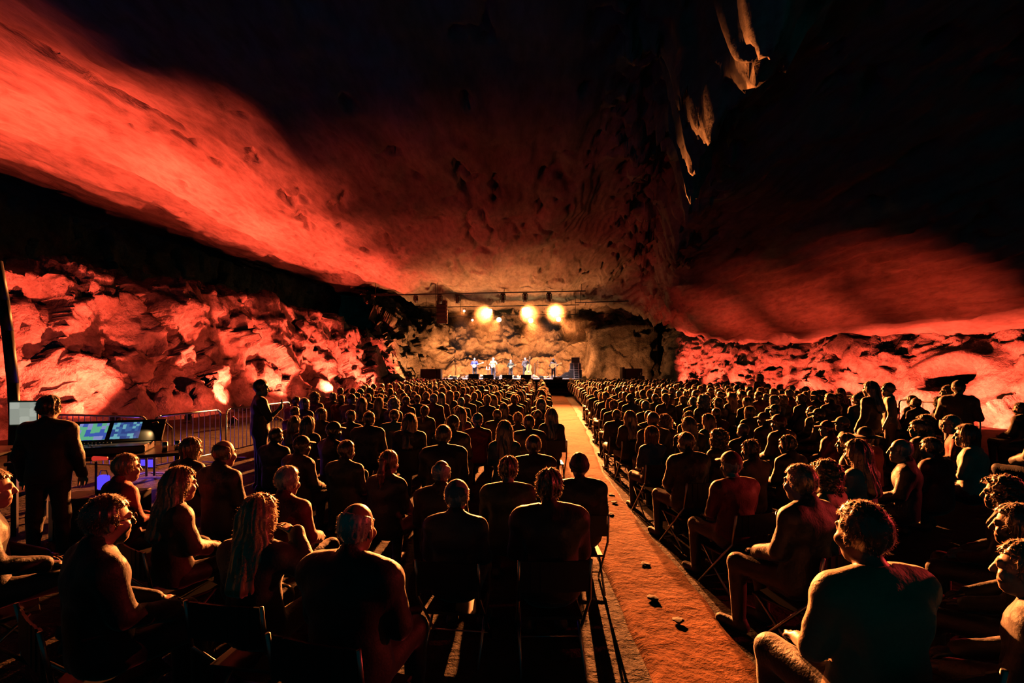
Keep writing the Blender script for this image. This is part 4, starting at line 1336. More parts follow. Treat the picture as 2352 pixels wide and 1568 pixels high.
for a in FAR:
    hk = 'long' if a['hair'] in ('long', 'tail') else 'bob' if a['hair'] in ('bob', 'curly', 'bun') else 'short'
    V, Q, hm, sm = FP[(hk, None if hk != 'short' or not a['hat'] else ('cap' if a['hat'] in ('cap', 'beanie') else 'brim'))]
    rz = face(a['x'], a['y']) + a['turn']; c, s = math.cos(rz), math.sin(rz)
    sc = a['sc']
    W = np.stack([a['x'] + sc * (V[:, 0] * c - V[:, 1] * s), a['y'] + sc * (V[:, 0] * s + V[:, 1] * c), sc * V[:, 2]], 1)
    C = np.ones((len(V), 4)); C[:, :3] = TCOL[a['topc']]
    C[sm, :3] = SKINS[0]; C[hm, :3] = HCOL[a['hairc']] if not a['hat'] else TCOL.get(a['hatc'], (.1, .1, .1))
    AV.append(W); AQ.append(Q + off); AC.append(C); off += len(V)
me = mesh_np('far_audience', np.concatenate(AV), np.concatenate(AQ))
ca = me.color_attributes.new('tint', 'FLOAT_COLOR', 'POINT')
ca.data.foreach_set('color', np.concatenate(AC).astype(np.float32).ravel())
link('far_audience', me, M_FARC, label='dense front rows of the seated audience close to the stage', cat='crowd', kind='stuff')
# ------------------------------------------------------------------ stage
M_DECK = plain('stage_deck', (0.34, 0.27, 0.24), 0.55, noise=0.25, nscale=2.5)
M_SKIRT = plain('stage_skirt', (0.03, 0.022, 0.018), 0.8, noise=0.2)
M_GREYBOX = plain('grey_speaker_paint', (0.30, 0.28, 0.30), 0.5, noise=0.1)
M_GRILLE = plain('speaker_grille', (0.02, 0.02, 0.021), 0.6)
M_STEEL = plain('bare_steel', (0.45, 0.44, 0.42), 0.35, metal=0.9)
M_WOOD = plain('varnished_wood', (0.42, 0.16, 0.05), 0.3, noise=0.25, nscale=12)
M_PALEW = plain('pale_wood', (0.55, 0.38, 0.22), 0.4, noise=0.15, nscale=12)
M_SKINW = plain('drum_skin', (0.75, 0.72, 0.68), 0.5)
M_ROCK2 = rock_mat('loose_stone', (0.34, 0.28, 0.22), (0.62, 0.54, 0.45), 3.0, 0.5)
st = empty('stage', (0, 0, 0), 0, 'low wide stage platform in front of the amber-lit rocks', 'stage')
bm = bmesh.new(); box_bm(bm, (0.1, 40.6, STAGE_Z - 0.05), (12.6, 8.0, 0.10)); link('deck', bm_mesh('deck', bm, bevel=0.02), M_DECK, st)
for i in range(10):
    bm = bmesh.new(); box_bm(bm, (-6.2 + 0.6 + i * 1.25, 36.66, (STAGE_Z - 0.1) / 2), (1.23, 0.06, STAGE_Z - 0.1)); link('front_panel', bm_mesh('front_panel', bm), M_SKIRT, st)
for s in (-6.15, 6.35):
    bm = bmesh.new(); box_bm(bm, (s, 40.6, (STAGE_Z - 0.1) / 2), (0.06, 7.9, STAGE_Z - 0.1)); link('side_panel', bm_mesh('side_panel', bm), M_SKIRT, st)
stp = empty('stage_steps', (3.3, 36.5, 0), 0, 'brown steps rising from the aisle end to the stage', 'steps')
for i in range(4):
    bm = bmesh.new(); box_bm(bm, (0, -0.15 - 0.34 * i, (1.0 - 0.25 * i) / 2), (2.4, 0.34, 1.0 - 0.25 * i)); link('tread', bm_mesh('tread', bm, bevel=0.015), M_AISLE, stp)

# loose stones along the foot of the rock wall, on the stage
def stone_mesh(seed):
    bm = bmesh.new(); bmesh.ops.create_icosphere(bm, subdivisions=2, radius=1.0)
    me = bm_mesh('stone', bm)
    V = np.zeros(len(me.vertices) * 3, np.float32); me.vertices.foreach_get('co', V); V = V.reshape(-1, 3)
    V = V * (1 + 0.35 * facets(V.astype(float) * 1.2, seed, 0.6) + 0.1 * fbm(V.astype(float) * 2, seed, 2))[:, None] * np.array([1.2, 0.9, 0.65])
    me.vertices.foreach_set('co', V.astype(np.float32).ravel()); me.materials.append(M_ROCK2)
    return me
STONES = [stone_mesh(900 + i * 11) for i in range(5)]
rs = random.Random(3)
for i in range(34):
    x = -6.0 + i * 0.36 + rs.uniform(-0.1, 0.1)
    sz = rs.uniform(0.11, 0.26)
    if -5.8 < x < 6.0:
        yy = 44.0 - 0.25 * rs.random()
        o = link('stone', STONES[i % 5], label='pale loose stone in the line behind the band', cat='stone', group='loose stones along the back of the stage', loc=(x, yy, STAGE_Z + sz * 0.5))
        o.scale = (sz, sz, sz); o.rotation_euler = (rs.uniform(-.3, .3), rs.uniform(-.3, .3), rs.uniform(0, 6))
# rubble slope under the red wall beside the stage block
for i in range(46):
    px = 1540 + rs.random() * 36; d = 31.0 + rs.random() * 3.0
    p = pix(px, 850, d)
    sz = rs.uniform(0.18, 0.5)
    if abs(p.x - (rw_x(31.8) - 2.7)) < 0.9 and abs(d - 31.8) < 0.9 or abs(p.x - (rw_x(33) - 3.4)) < 0.9 and abs(d - 34.2) < 0.9: continue
    o = link('stone', STONES[i % 5], label='rough stone in the rubble heap by the stage-side rock block', cat='stone', group='rubble heap below the red rock wall', loc=(p.x, d, sz * 0.45))
    o.scale = (sz, sz, sz); o.rotation_euler = (rs.uniform(-.4, .4), rs.uniform(-.4, .4), rs.uniform(0, 6))

# boulders bedded in the foot of the walls
def boulder_mesh(seed):
    bm = bmesh.new(); bmesh.ops.create_icosphere(bm, subdivisions=4, radius=1.0)
    me = bm_mesh('boulder', bm, True)
    V = np.zeros(len(me.vertices) * 3, np.float32); me.vertices.foreach_get('co', V); V = V.reshape(-1, 3).astype(float)
    V = V * (1 + 0.26 * facets(V * 0.9, seed, 0.8) + 0.06 * facets(V * 2.6, seed + 9, 0.8) + 0.05 * fbm(V * 3, seed, 3))[:, None] * np.array([1.1, 0.9, 0.9])
    me.vertices.foreach_set('co', V.astype(np.float32).ravel()); me.materials.append(M_WALL)
    return me
BOULD = [boulder_mesh(1200 + i * 23) for i in range(4)]
for i, (px, d, sz) in enumerate([(655, 29.5, 1.15), (560, 25.4, 0.7), (438, 20.6, 0.8), (352, 18.4, 0.6), (730, 31.5, 0.9), (790, 33.5, 0.8), (850, 36.5, 0.9), (905, 38.5, 1.0)]):
    x = (px - 1176) / F_PX * d
    o = link('boulder', BOULD[i % 4], None, wall_left); o.location = (x, d, sz * 0.55); o.scale = (sz, sz, sz); o.rotation_euler = (0.3 * i, 0.5 * i, 1.3 * i)
for i, (y, off, sz) in enumerate([(26.3, 1.0, 0.6), (32.4, 1.0, 0.7), (35.8, 1.0, 0.7)]):
    o = link('boulder', BOULD[(i + 2) % 4], None, wall_right); o.location = (rw_x(y) - off, y, sz * 0.5); o.scale = (sz, sz, sz); o.rotation_euler = (0.3 * i, 0.9 * i, 0.4 * i)

# warm floods on the rock behind the band
def flood(loc, target, pw, color, ang, label, group):
    t = empty('flood_light', loc, 0, label, 'stage light', group)
    d = (Vector(target) - Vector(loc)).normalized()
    q = d.to_track_quat('Y', 'Z').to_matrix()
    bm = bmesh.new(); box_bm(bm, (0, 0, 0.13), (0.30, 0.12, 0.16), None); link('housing', bm_mesh('housing', bm, bevel=0.01), M_BLACK, t)
    bm = bmesh.new(); box_bm(bm, (0, 0, 0.025), (0.34, 0.2, 0.05)); link('foot', bm_mesh('foot', bm), M_BLACK, t)
    bm = bmesh.new(); box_bm(bm, (0, 0.063, 0.13), (0.26, 0.006, 0.12)); link('lens', bm_mesh('lens', bm), lens_mat(color, 5.0), t)
    spot('flood_beam', Vector(loc) + Vector((0, 0, 0.2)) + d * 0.2, target, pw, color, ang, 0.8, 0.08)
for x, y, tz, pw in [(-5.4, 42.6, 4.2, 1600), (-2.6, 42.8, 4.4, 1500), (0.3, 42.8, 4.6, 1500), (2.6, 42.8, 4.6, 1500), (5.2, 42.6, 4.2, 1600)]:
    flood((x, y, STAGE_Z), (x * 1.08, 48, tz), pw, ORANGE, 125, 'amber flood light on the stage floor lighting the back rocks', 'amber floods behind the band')
flood((-8.3, 38.2, 0), (-10.6, 42.0, 3.2), 2600, ORANGE, 110, 'amber flood light lighting the rock corner beside the left speaker'.replace('left ', ''), 'amber floods beside the stage')
flood((8.6, 40.0, 0), (10.0, 44.0, 3.4), 480, ORANGE, 120, 'amber flood light lighting the square rock block', 'amber floods beside the stage')

for x in (-4.6, -1.2, 2.4):  # extra floods added to brighten the ceiling ahead of the stage
    flood((x, 38.6, STAGE_Z), (x * 1.1, 36.0, 8.2), 1900, ORANGE, 78, 'added amber flood on the stage floor brightening the ceiling', 'added amber floods brightening the ceiling')
# lamps hung over the back of the stage, pointing at the audience
M_HOT = plain('hot_lens', (0.1, 0.1, 0.1), 0.3, emit=(1.0, 0.62, 0.24), estr=42.0)
M_HOT2 = plain('warm_lens', (0.1, 0.1, 0.1), 0.3, emit=(1.0, 0.70, 0.42), estr=6.0)
def pipe(name, a, b, r, label, drops):
    t = empty(name, (0, 0, 0), 0, label, 'lighting pipe')
    bm = bmesh.new(); cyl_bm(bm, a, b, r, seg=10); link('tube', bm_mesh('tube', bm, True), M_BLACK, t)
    a, b = Vector(a), Vector(b)
    for u in drops:
        p = a.lerp(b, u)
        top = float(ceil_z(np.array([p.x]), np.array([p.y]))[0]) + 0.15
        bm = bmesh.new(); cyl_bm(bm, p, (p.x, p.y, top), 0.02, seg=6); link('hanger', bm_mesh('hanger', bm), M_BLACK, t)
    return t
PF = (pix(853, 678, 36.5), pix(1345, 668, 36.5))
pipe('lighting_pipe', PF[0], PF[1], 0.045, 'long dark lighting pipe hung under the ceiling ahead of the stage', (0.02, 0.31, 0.62, 0.98))
pipe('lighting_pipe', pix(960, 706, 42.1), pix(1330, 700, 42.1), 0.04, 'dark pipe over the band carrying the upper bright lamps', (0.05, 0.95))
pipe('lighting_pipe', pix(1050, 724, 43.6), pix(1330, 722, 43.6), 0.035, 'dark pipe over the band carrying the lower bright lamps', (0.03, 0.97))
pipe('lighting_pipe', pix(1320, 695, 38.5), pix(1450, 691, 38.5), 0.04, 'short dark pipe hung over the square rock block', (0.1, 0.9))
pipe('lighting_pipe', pix(990, 727, 39.0), pix(1095, 726, 39.0), 0.035, 'short thin pipe behind the hanging loudspeakers', (0.1,))
for i, (px, py, d) in enumerate(BACK):
    p = pix(px, py, d)
    small = i >= 6
    t = empty('stage_lamp', p, 0, ('dim' if small else 'blazing amber') + ' stage lamp on the ' + ('upper' if d < 43 else 'lower') + ' pipe over the band', 'stage light', 'lamps over the band facing the audience')
    aim = Vector((0, -1, -0.25)).normalized()
    r = 0.10 if small else (0.17 if d < 43 else 0.21)
    bm = bmesh.new(); cyl_bm(bm, -aim * 0.42, -aim * 0.06, r * 0.75, r * 1.15, 16); link('housing', bm_mesh('housing', bm, True), M_BLACK, t)
    bm = bmesh.new(); cyl_bm(bm, -aim * 0.055, -aim * 0.03, r, seg=20); link('lens', bm_mesh('lens', bm), M_HOT2 if small else M_HOT, t)
    bm = bmesh.new(); box_bm(bm, (-r * 1.2, 0.2, 0.1), (0.02, 0.05, 0.34)); box_bm(bm, (r * 1.2, 0.2, 0.1), (0.02, 0.05, 0.34)); box_bm(bm, (0, 0.2, 0.27), (r * 2.4, 0.05, 0.03)); link('yoke', bm_mesh('yoke', bm), M_BLACK, t)

# moving heads on the front pipe; three of them light the band
for i, px in enumerate((955, 1010, 1051, 1155, 1206, 1261)):
    u = (px - 853) / (1345 - 853)
    p = PF[0].lerp(PF[1], u)
    t = empty('moving_head_lamp', (p.x, p.y, p.z - 0.085), 0, ['small tilted spot lamp at the end of the front pipe', 'moving head lamp on the front pipe right above the hanging loudspeakers'.replace('right ', ''), 'moving head lamp on the front pipe beside the hanging loudspeakers', 'dark moving head lamp at the middle of the front pipe', 'moving head lamp above the brightest stage lamp', 'moving head lamp beside the bare end of the front pipe'][i], 'stage light', 'moving heads on the front pipe')
    k = 0.8 if i == 0 else 1.0
    bm = bmesh.new(); box_bm(bm, (0, 0, -0.05), (0.34 * k, 0.26 * k, 0.13 * k)); link('base', bm_mesh('base', bm, bevel=0.02), M_BLACK, t)
    bm = bmesh.new()
    for s in (-1, 1): box_bm(bm, (s * 0.19 * k, 0, -0.28 * k), (0.05, 0.14, 0.40 * k))
    link('yoke', bm_mesh('yoke', bm, bevel=0.01), M_BLACK, t)
    bm = bmesh.new(); cyl_bm(bm, (0, -0.02, -0.22 * k), (0, 0.10, -0.62 * k), 0.13 * k, 0.16 * k, 16); bmesh.ops.create_uvsphere(bm, u_segments=14, v_segments=8, radius=0.145 * k, matrix=Matrix.Translation((0, -0.02, -0.22 * k)))
    link('head', bm_mesh('head', bm, True), M_BLACK, t)
    bm = bmesh.new(); cyl_bm(bm, (0, 0.10, -0.622 * k), (0, 0.105, -0.635 * k), 0.14 * k, seg=18); link('lens', bm_mesh('lens', bm), M_STEEL, t)
    if i in (2, 3, 5):
        spot('key_beam', (p.x, p.y + 0.25, p.z - 0.85), (p.x * 0.9 + 0.2, 40.3, 1.6), 14000, (1.0, 0.70, 0.74), 52, 0.7, 0.1)

# hanging loudspeaker column
t = empty('line_array', pix(1014, 690, 38.0), 0, 'black column of loudspeakers hung beside the stage, with a pale slotted edge', 'loudspeaker')
for i in range(6):
    z = -0.16 - i * 0.30
    tilt = 0.03 * i
    bm = bmesh.new(); box_bm(bm, (0, 0.02 * i * i * 0.3, z), (0.75, 0.5, 0.29), Matrix.Rotation(tilt, 3, 'X')); cab = link('cabinet', bm_mesh('cabinet', bm, bevel=0.02), M_BLACK, t)
    bm = bmesh.new()
    box_bm(bm, (0.43, 0.02 * i * i * 0.3 - 0.05, z), (0.10, 0.35, 0.27)); link('side_plate', bm_mesh('side_plate', bm), M_PALEW, t)
    bm = bmesh.new(); box_bm(bm, (0.43, 0.02 * i * i * 0.3 - 0.228, z), (0.06, 0.01, 0.15)); link('slot', bm_mesh('slot', bm), M_BLACK, t)
bm = bmesh.new(); box_bm(bm, (0, 0, 0.03), (0.8, 0.6, 0.06)); cyl_bm(bm, (0, 0, 0.05), (0, 0, 1.5), 0.02, seg=6); link('hanger', bm_mesh('hanger', bm), M_STEEL, t)

# subwoofers
def sub_box(px0, px1, py0, d, z0, label):
    a, b = pix(px0, py0, d), pix(px1, py0, d)
    wd, h = b.x - a.x, a.z - z0
    t = empty('subwoofer', ((a.x + b.x) / 2, d + 0.5, z0), 0, label, 'loudspeaker')
    bm = bmesh.new(); box_bm(bm, (0, 0, h / 2), (wd, 0.9, h)); link('cabinet', bm_mesh('cabinet', bm, bevel=0.02), M_BLACK, t)
    bm = bmesh.new(); box_bm(bm, (0, -0.46, h / 2), (wd * 0.94, 0.03, h * 0.92)); link('grille', bm_mesh('grille', bm), M_GRILLE, t)
    return t
sub_box(965, 1003, 847, 36.5, 0.0, 'large black loudspeaker box beside the stage under the hanging column')
sub_box(1003.5, 1012, 847, 36.5, 0.0, 'narrow dark loudspeaker box against the big black one')
sub_box(1436, 1476, 846, 36.5, 0.0, 'large black loudspeaker box in front of the square rock block')
sub_box(1430, 1435.5, 843, 36.5, 0.0, 'narrow upright black post beside the loudspeaker at the rock block')

# floor monitors
for i, px in enumerate((1088, 1122, 1165, 1208)):
    p = pix(px, 868, 37.4)
    t = empty('floor_monitor', (p.x, 37.5, STAGE_Z), 0, ['tall grey wedge monitor in front of the banjo player', 'grey wedge monitor in front of the checked-shirt musician', 'grey wedge monitor in front of the bearded mandolin player', 'grey wedge monitor in front of the upright bass'][i], 'loudspeaker', 'wedge monitors along the stage edge')
    h = 0.42 if i == 0 else 0.34
    me = bpy.data.meshes.new('cabinet')
    wv = 0.40
    me.from_pydata([(-wv, -0.3, 0), (wv, -0.3, 0), (wv, 0.3, 0), (-wv, 0.3, 0), (-wv, -0.22, h), (wv, -0.22, h), (wv, 0.05, h), (-wv, 0.05, h)], [], [(3, 2, 1, 0), (0, 1, 5, 4), (1, 2, 6, 5), (2, 3, 7, 6), (3, 0, 4, 7), (4, 5, 6, 7)])
    link('cabinet', me, M_GREYBOX, t)
    bm = bmesh.new(); box_bm(bm, (0, 0.185, h / 2), (wv * 1.85, 0.01, h * 0.9), Matrix.Rotation(0.55, 3, 'X')); link('grille', bm_mesh('grille', bm), M_GRILLE, t)

# the band
def at_stage(px, d, z=STAGE_Z): return ((px - 1176.0) / F_PX * d, d, z)
GB = 'musicians on the stage'
pm = {}
x, y, z = at_stage(1090, 41.0); person(x, y, z, PI, 'play', 'tee', 'blue', 'balding', 'grey', skin=1, scale=1.0, label='musician in a bright blue shirt playing a banjo', group=GB, legc='charcoal'); pm['banjo'] = (x, y, z)
x, y, z = at_stage(1133, 40.0); person(x, y, z, PI, 'play', 'tee', 'plaid', 'tail', 'white', skin=1, scale=1.0, label='musician in a checked shirt and jeans standing beside the banjo player', group=GB, legc='navy', beard=True); pm['fiddle'] = (x, y, z)
x, y, z = at_stage(1173, 41.2); person(x, y, z, PI, 'play', 'jacket', 'dark green', 'long', 'white', skin=1, scale=0.90, label='bearded musician in a dark green shirt with a mandolin', group=GB, legc='charcoal', beard=True); pm['mandolin'] = (x, y, z)
x, y, z = at_stage(1206, 41.6); person(x, y, z, PI + 0.25, 'bass', 'jacket', 'charcoal', 'tousled', 'grey', skin=1, scale=1.02, label='musician in a dark jacket playing an upright bass', group=GB, legc='black'); pm['bass'] = (x, y, z)
x, y, z = at_stage(1271, 39.2); person(x, y, z, PI + 0.2, 'play', 'jacket', 'black', 'short', 'brown', hat='brim', hatc='black', skin=1, scale=0.93, label='musician in black with a wide-brimmed hat playing a guitar', group=GB, legc='navy', beard=True); pm['guitar'] = (x, y, z)

def disc_bm(bm, c, r, th, n=24):
    cyl_bm(bm, (c[0], c[1] + th / 2, c[2]), (c[0], c[1] - th / 2, c[2]), r, seg=n)
def instrument(name, key, label, bodyf, mat, neck_len, neck_mat, sc=1.0, tilt=0.35, zoff=1.08, yoff=-0.32, xoff=0.0):
    x, y, z = pm[key]
    t = empty(name, (x + xoff, y + yoff, z + zoff), 0, label, name.replace('_', ' '))
    t.rotation_euler = (0, -tilt, 0); t.scale = (sc, sc, sc)
    bodyf(t)
    bm = bmesh.new(); box_bm(bm, (0.18 + neck_len / 2, 0, 0), (neck_len, 0.03, 0.05)); link('neck', bm_mesh('neck', bm), neck_mat, t)
    bm = bmesh.new(); box_bm(bm, (0.18 + neck_len + 0.07, 0.0, 0), (0.15, 0.025, 0.08))
    for q in range(4): cyl_bm(bm, (0.2 + neck_len + 0.03 * q, 0, -0.065), (0.2 + neck_len + 0.03 * q, 0, 0.065), 0.008, seg=6)
    link('headstock', bm_mesh('headstock', bm), neck_mat, t)
    return t
def banjo_b(t):
    bm = bmesh.new(); disc_bm(bm, (0, 0, 0), 0.17, 0.07); link('rim', bm_mesh('rim', bm, False), M_STEEL, t)
    bm = bmesh.new(); disc_bm(bm, (0, -0.04, 0), 0.155, 0.01); link('drum_head', bm_mesh('drum_head', bm), M_SKINW, t)
    bm = bmesh.new(); box_bm(bm, (-0.05, -0.05, 0), (0.02, 0.02, 0.07)); link('bridge', bm_mesh('bridge', bm), M_WOOD, t)
instrument('banjo', 'banjo', 'banjo with a pale round head held by the blue-shirted musician', banjo_b, None, 0.52, M_PALEW)
def waist_body(profile, th, mat, hole=0.045, dark=None):
    def f(t):
        bm = bmesh.new()
        rings = []
        for yy in (-th / 2, th / 2):
            up = [bm.verts.new((px_, yy, w_)) for px_, w_ in profile]
            dn = [bm.verts.new((px_, yy, -w_)) for px_, w_ in profile[::-1] if w_ > 1e-4]
            rings.append(up + dn)
        n = min(len(rings[0]), len(rings[1]))
        for i in range(n):
            j = (i + 1) % n
            bm.faces.new((rings[0][i], rings[0][j], rings[1][j], rings[1][i]))
        bm.faces.new(rings[0]); bm.faces.new(rings[1][::-1])
        bmesh.ops.recalc_face_normals(bm, faces=bm.faces)
        link('body', bm_mesh('body', bm), mat, t)
        if hole:
            bm = bmesh.new(); disc_bm(bm, (0.06, -th / 2 - 0.003, 0), hole, 0.006); link('sound_hole', bm_mesh('sound_hole', bm), M_BLACK, t)
        bm = bmesh.new(); box_bm(bm, (-0.08, -th / 2 - 0.008, 0), (0.02, 0.014, 0.10)); link('bridge', bm_mesh('bridge', bm), M_BLACK, t)
    return f
GP = [(-0.27, 0.0), (-0.26, 0.10), (-0.20, 0.18), (-0.11, 0.205), (-0.02, 0.17), (0.04, 0.135), (0.11, 0.14), (0.18, 0.13), (0.22, 0.07), (0.225, 0.0)]
instrument('guitar', 'guitar', 'dark wooden guitar held by the musician in the wide-brimmed hat', waist_body(GP, 0.10, M_WOOD), None, 0.38, M_WOOD, tilt=0.3)
instrument('guitar', 'fiddle', 'small-bodied wooden guitar held by the musician in the checked shirt', waist_body(GP, 0.08, M_PALEW), None, 0.34, M_WOOD, sc=0.72, tilt=0.2)
instrument('mandolin', 'mandolin', 'small mandolin held by the bearded musician in green', waist_body([(-0.18, 0.0), (-0.17, 0.08), (-0.10, 0.13), (0.0, 0.11), (0.10, 0.06), (0.2, 0.03), (0.21, 0.0)], 0.06, M_PALEW, 0.03), None, 0.26, M_WOOD, sc=0.9, zoff=1.0)
# upright bass: stands on its end pin
x, y, z = pm['bass']
t = empty('upright_bass', (x + 0.22, y - 0.45, z), 0, 'upright bass of glowing reddish wood standing on the stage', 'upright bass')
t.rotation_euler = (0.0, 0.10, 0)
BP = [(0.14, 0.0), (0.16, 0.16), (0.26, 0.29), (0.42, 0.335), (0.58, 0.28), (0.70, 0.20), (0.80, 0.20), (0.92, 0.245), (1.06, 0.235), (1.18, 0.14), (1.24, 0.05), (1.245, 0.0)]
bm = bmesh.new()
rings = []
for yy, k in ((-0.15, 0.80), (-0.13, 0.97), (-0.10, 1.0), (0.10, 1.0), (0.13, 0.97), (0.15, 0.80)):
    rings.append([bm.verts.new((w_ * k, yy, 0.69 + (h_ - 0.69) * (k * 0.25 + 0.75))) for h_, w_ in BP] + [bm.verts.new((-w_ * k, yy, 0.69 + (h_ - 0.69) * (k * 0.25 + 0.75))) for h_, w_ in BP[::-1][1:-1]])
for r0, r1 in zip(rings[:-1], rings[1:]):
    n = len(r0)
    for i in range(n):
        bm.faces.new((r0[i], r0[(i + 1) % n], r1[(i + 1) % n], r1[i]))
bm.faces.new(rings[0][::-1]); bm.faces.new(rings[-1])
bmesh.ops.recalc_face_normals(bm, faces=bm.faces)
link('body', bm_mesh('body', bm), M_WOOD, t)
bm = bmesh.new(); box_bm(bm, (0, -0.19, 1.22), (0.06, 0.03, 0.95)); link('fingerboard', bm_mesh('fingerboard', bm), M_BLACK, t)
bm = bmesh.new(); box_bm(bm, (0, -0.14, 1.46), (0.055, 0.06, 0.5)); link('neck', bm_mesh('neck', bm), M_WOOD, t)
bm = bmesh.new(); cyl_bm(bm, (-0.04, -0.16, 1.84), (0.04, -0.16, 1.84), 0.055, seg=14); box_bm(bm, (0, -0.15, 1.75), (0.07, 0.06, 0.18)); link('scroll', bm_mesh('scroll', bm), M_WOOD, t)
for zz in (1.70, 1.77):
    for s in (-1, 1):
        bm = bmesh.new(); cyl_bm(bm, (s * 0.03, -0.14, zz), (s * 0.11, -0.14, zz), 0.012, seg=6); link('tuning_peg', bm_mesh('tuning_peg', bm), M_BLACK, t)
bm = bmesh.new(); box_bm(bm, (0, -0.20, 0.58), (0.12, 0.02, 0.12)); link('bridge', bm_mesh('bridge', bm), M_PALEW, t)
bm = bmesh.new(); cyl_bm(bm, (0, 0, 0.0), (0, 0, 0.2), 0.008, seg=8); link('end_pin', bm_mesh('end_pin', bm), M_STEEL, t)

# microphone stands
for px, d, h, lab in ((1097, 40.0, 1.5, 'microphone stand in front of the banjo player'), (1136, 39.2, 1.5, 'microphone stand in front of the checked shirt'), (1171, 40.2, 1.35, 'microphone stand in front of the bearded mandolin player'), (1228, 40.4, 1.2, 'microphone stand beside the upright bass'), (1276, 38.3, 1.4, 'microphone stand in front of the guitarist in the hat'), (1235, 42.0, 1.5, 'empty microphone stand behind the upright bass')):
    x, y, z = at_stage(px, d)
    t = empty('microphone_stand', (x, y, z), 0, lab, 'microphone stand', 'microphone stands on the stage')
    bm = bmesh.new(); cyl_bm(bm, (0, 0, 0.02), (0, 0, h), 0.013, seg=8); link('pole', bm_mesh('pole', bm), M_STEEL, t)
    for k in range(3):
        a = k * 2.094
        bm = bmesh.new(); cyl_bm(bm, (0, 0, 0.10), (0.3 * math.cos(a), 0.3 * math.sin(a), 0.01), 0.010, seg=6); link('leg', bm_mesh('leg', bm), M_STEEL, t)
    bm = bmesh.new(); cyl_bm(bm, (0, 0, h), (0, 0.16, h + 0.07), 0.02, 0.028, 10); link('microphone', bm_mesh('microphone', bm), M_BLACK, t)

# side table with two bottles, pedal box, guitar case, steps tower
x, y, z = at_stage(1121, 41.6)
t = empty('side_table', (x, y, z), 0, 'small round-topped table beside the checked-shirt musician', 'table')
bm = bmesh.new(); cyl_bm(bm, (0, 0, 0.74), (0, 0, 0.77), 0.26, seg=20); link('table_top', bm_mesh('table_top', bm), M_DECK, t)
bm = bmesh.new(); cyl_bm(bm, (0, 0, 0.02), (0, 0, 0.74), 0.03, seg=10); link('pole', bm_mesh('pole', bm), M_STEEL, t)
bm = bmesh.new(); cyl_bm(bm, (0, 0, 0), (0, 0, 0.025), 0.18, seg=16); link('base', bm_mesh('base', bm), M_STEEL, t)
for dx, m, lab in ((-0.12, M_SKINW, 'white water bottle on the small stage table'), (0.12, plain('pink_plastic', (0.7, 0.25, 0.25), 0.3), 'pinkish bottle on the small stage table')):
    o = empty('bottle', (x + dx, y, z + 0.77), 0, lab, 'bottle')
    bm = bmesh.new(); cyl_bm(bm, (0, 0, 0), (0, 0, 0.18), 0.045, seg=12); cyl_bm(bm, (0, 0, 0.18), (0, 0, 0.22), 0.045, 0.018, 12); link('body', bm_mesh('body', bm, True), m, o)
    bm = bmesh.new(); cyl_bm(bm, (0, 0, 0.22), (0, 0, 0.25), 0.019, seg=10); link('cap', bm_mesh('cap', bm), m, o)
o = empty('pedal_box', (*at_stage(1281, 37.0)[:2], STAGE_Z), 0, 'flat black box on the stage edge by the guitarist', 'equipment box')
bm = bmesh.new(); box_bm(bm, (0, 0, 0.08), (0.72, 0.3, 0.16)); link('body', bm_mesh('body', bm, bevel=0.02), M_BLACK, o)
bm = bmesh.new(); cyl_bm(bm, (-0.1, -0.16, 0.1), (0.1, -0.16, 0.1), 0.012, seg=6); link('handle', bm_mesh('handle', bm), M_STEEL, o)
x, y, z = at_stage(1296, 41.0)
t = empty('instrument_case', (x, y, z), 0.2, 'black instrument case lying on the stage behind the guitarist', 'case')
me = bpy.data.meshes.new('shell')
prof = [(-0.85, 0.0), (-0.85, 0.12), (-0.4, 0.16), (-0.15, 0.3), (0.1, 0.52), (0.35, 0.55), (0.6, 0.36), (0.75, 0.15), (0.8, 0.0)]
me.from_pydata([(a, -0.2, b) for a, b in prof] + [(a, 0.2, b) for a, b in prof], [], [tuple(range(9))[::-1], tuple(range(9, 18))] + [(i, i + 1, i + 10, i + 9) for i in range(8)])
link('shell', me, M_BLACK, t)
bm = bmesh.new(); cyl_bm(bm, (0.1, -0.22, 0.25), (0.3, -0.22, 0.25), 0.015, seg=6); link('handle', bm_mesh('handle', bm), M_STEEL, t)
x, y, z = at_stage(1322, 42.0)
t = empty('equipment_tower', (x, y, z), -0.15, 'dark stack of cases with a ladder leaning on it beside the stage', 'equipment')
for i, (zz, wd, hh) in enumerate(((0.0, 1.1, 0.75), (0.76, 0.95, 0.55), (1.32, 0.7, 0.5))):
    bm = bmesh.new(); box_bm(bm, (0, 0, zz + hh / 2), (wd, 0.7, hh)); link('case', bm_mesh('case', bm, bevel=0.02), M_BLACK, t)
    bm = bmesh.new()
    for s in (-1, 1): box_bm(bm, (s * wd / 2, -0.35, zz + hh / 2), (0.03, 0.03, hh))
    box_bm(bm, (0, -0.35, zz + hh), (wd, 0.03, 0.03)); link('edge_trim', bm_mesh('edge_trim', bm), M_STEEL, t)
for s in (-1, 1):
    bm = bmesh.new(); cyl_bm(bm, (0.1 + s * 0.2, -0.75, 0.02), (0.05 + s * 0.2, -0.37, 1.35), 0.025, seg=6); link('rail', bm_mesh('rail', bm), M_STEEL, t)
for k in range(6):
    u = (k + 0.7) / 6.6
    bm = bmesh.new(); cyl_bm(bm, (-0.1 - 0.05 * u, -0.75 + 0.38 * u, 0.02 + 1.33 * u), (0.3 - 0.05 * u, -0.75 + 0.38 * u, 0.02 + 1.33 * u), 0.018, seg=6); link('rung', bm_mesh('rung', bm), M_STEEL, t)

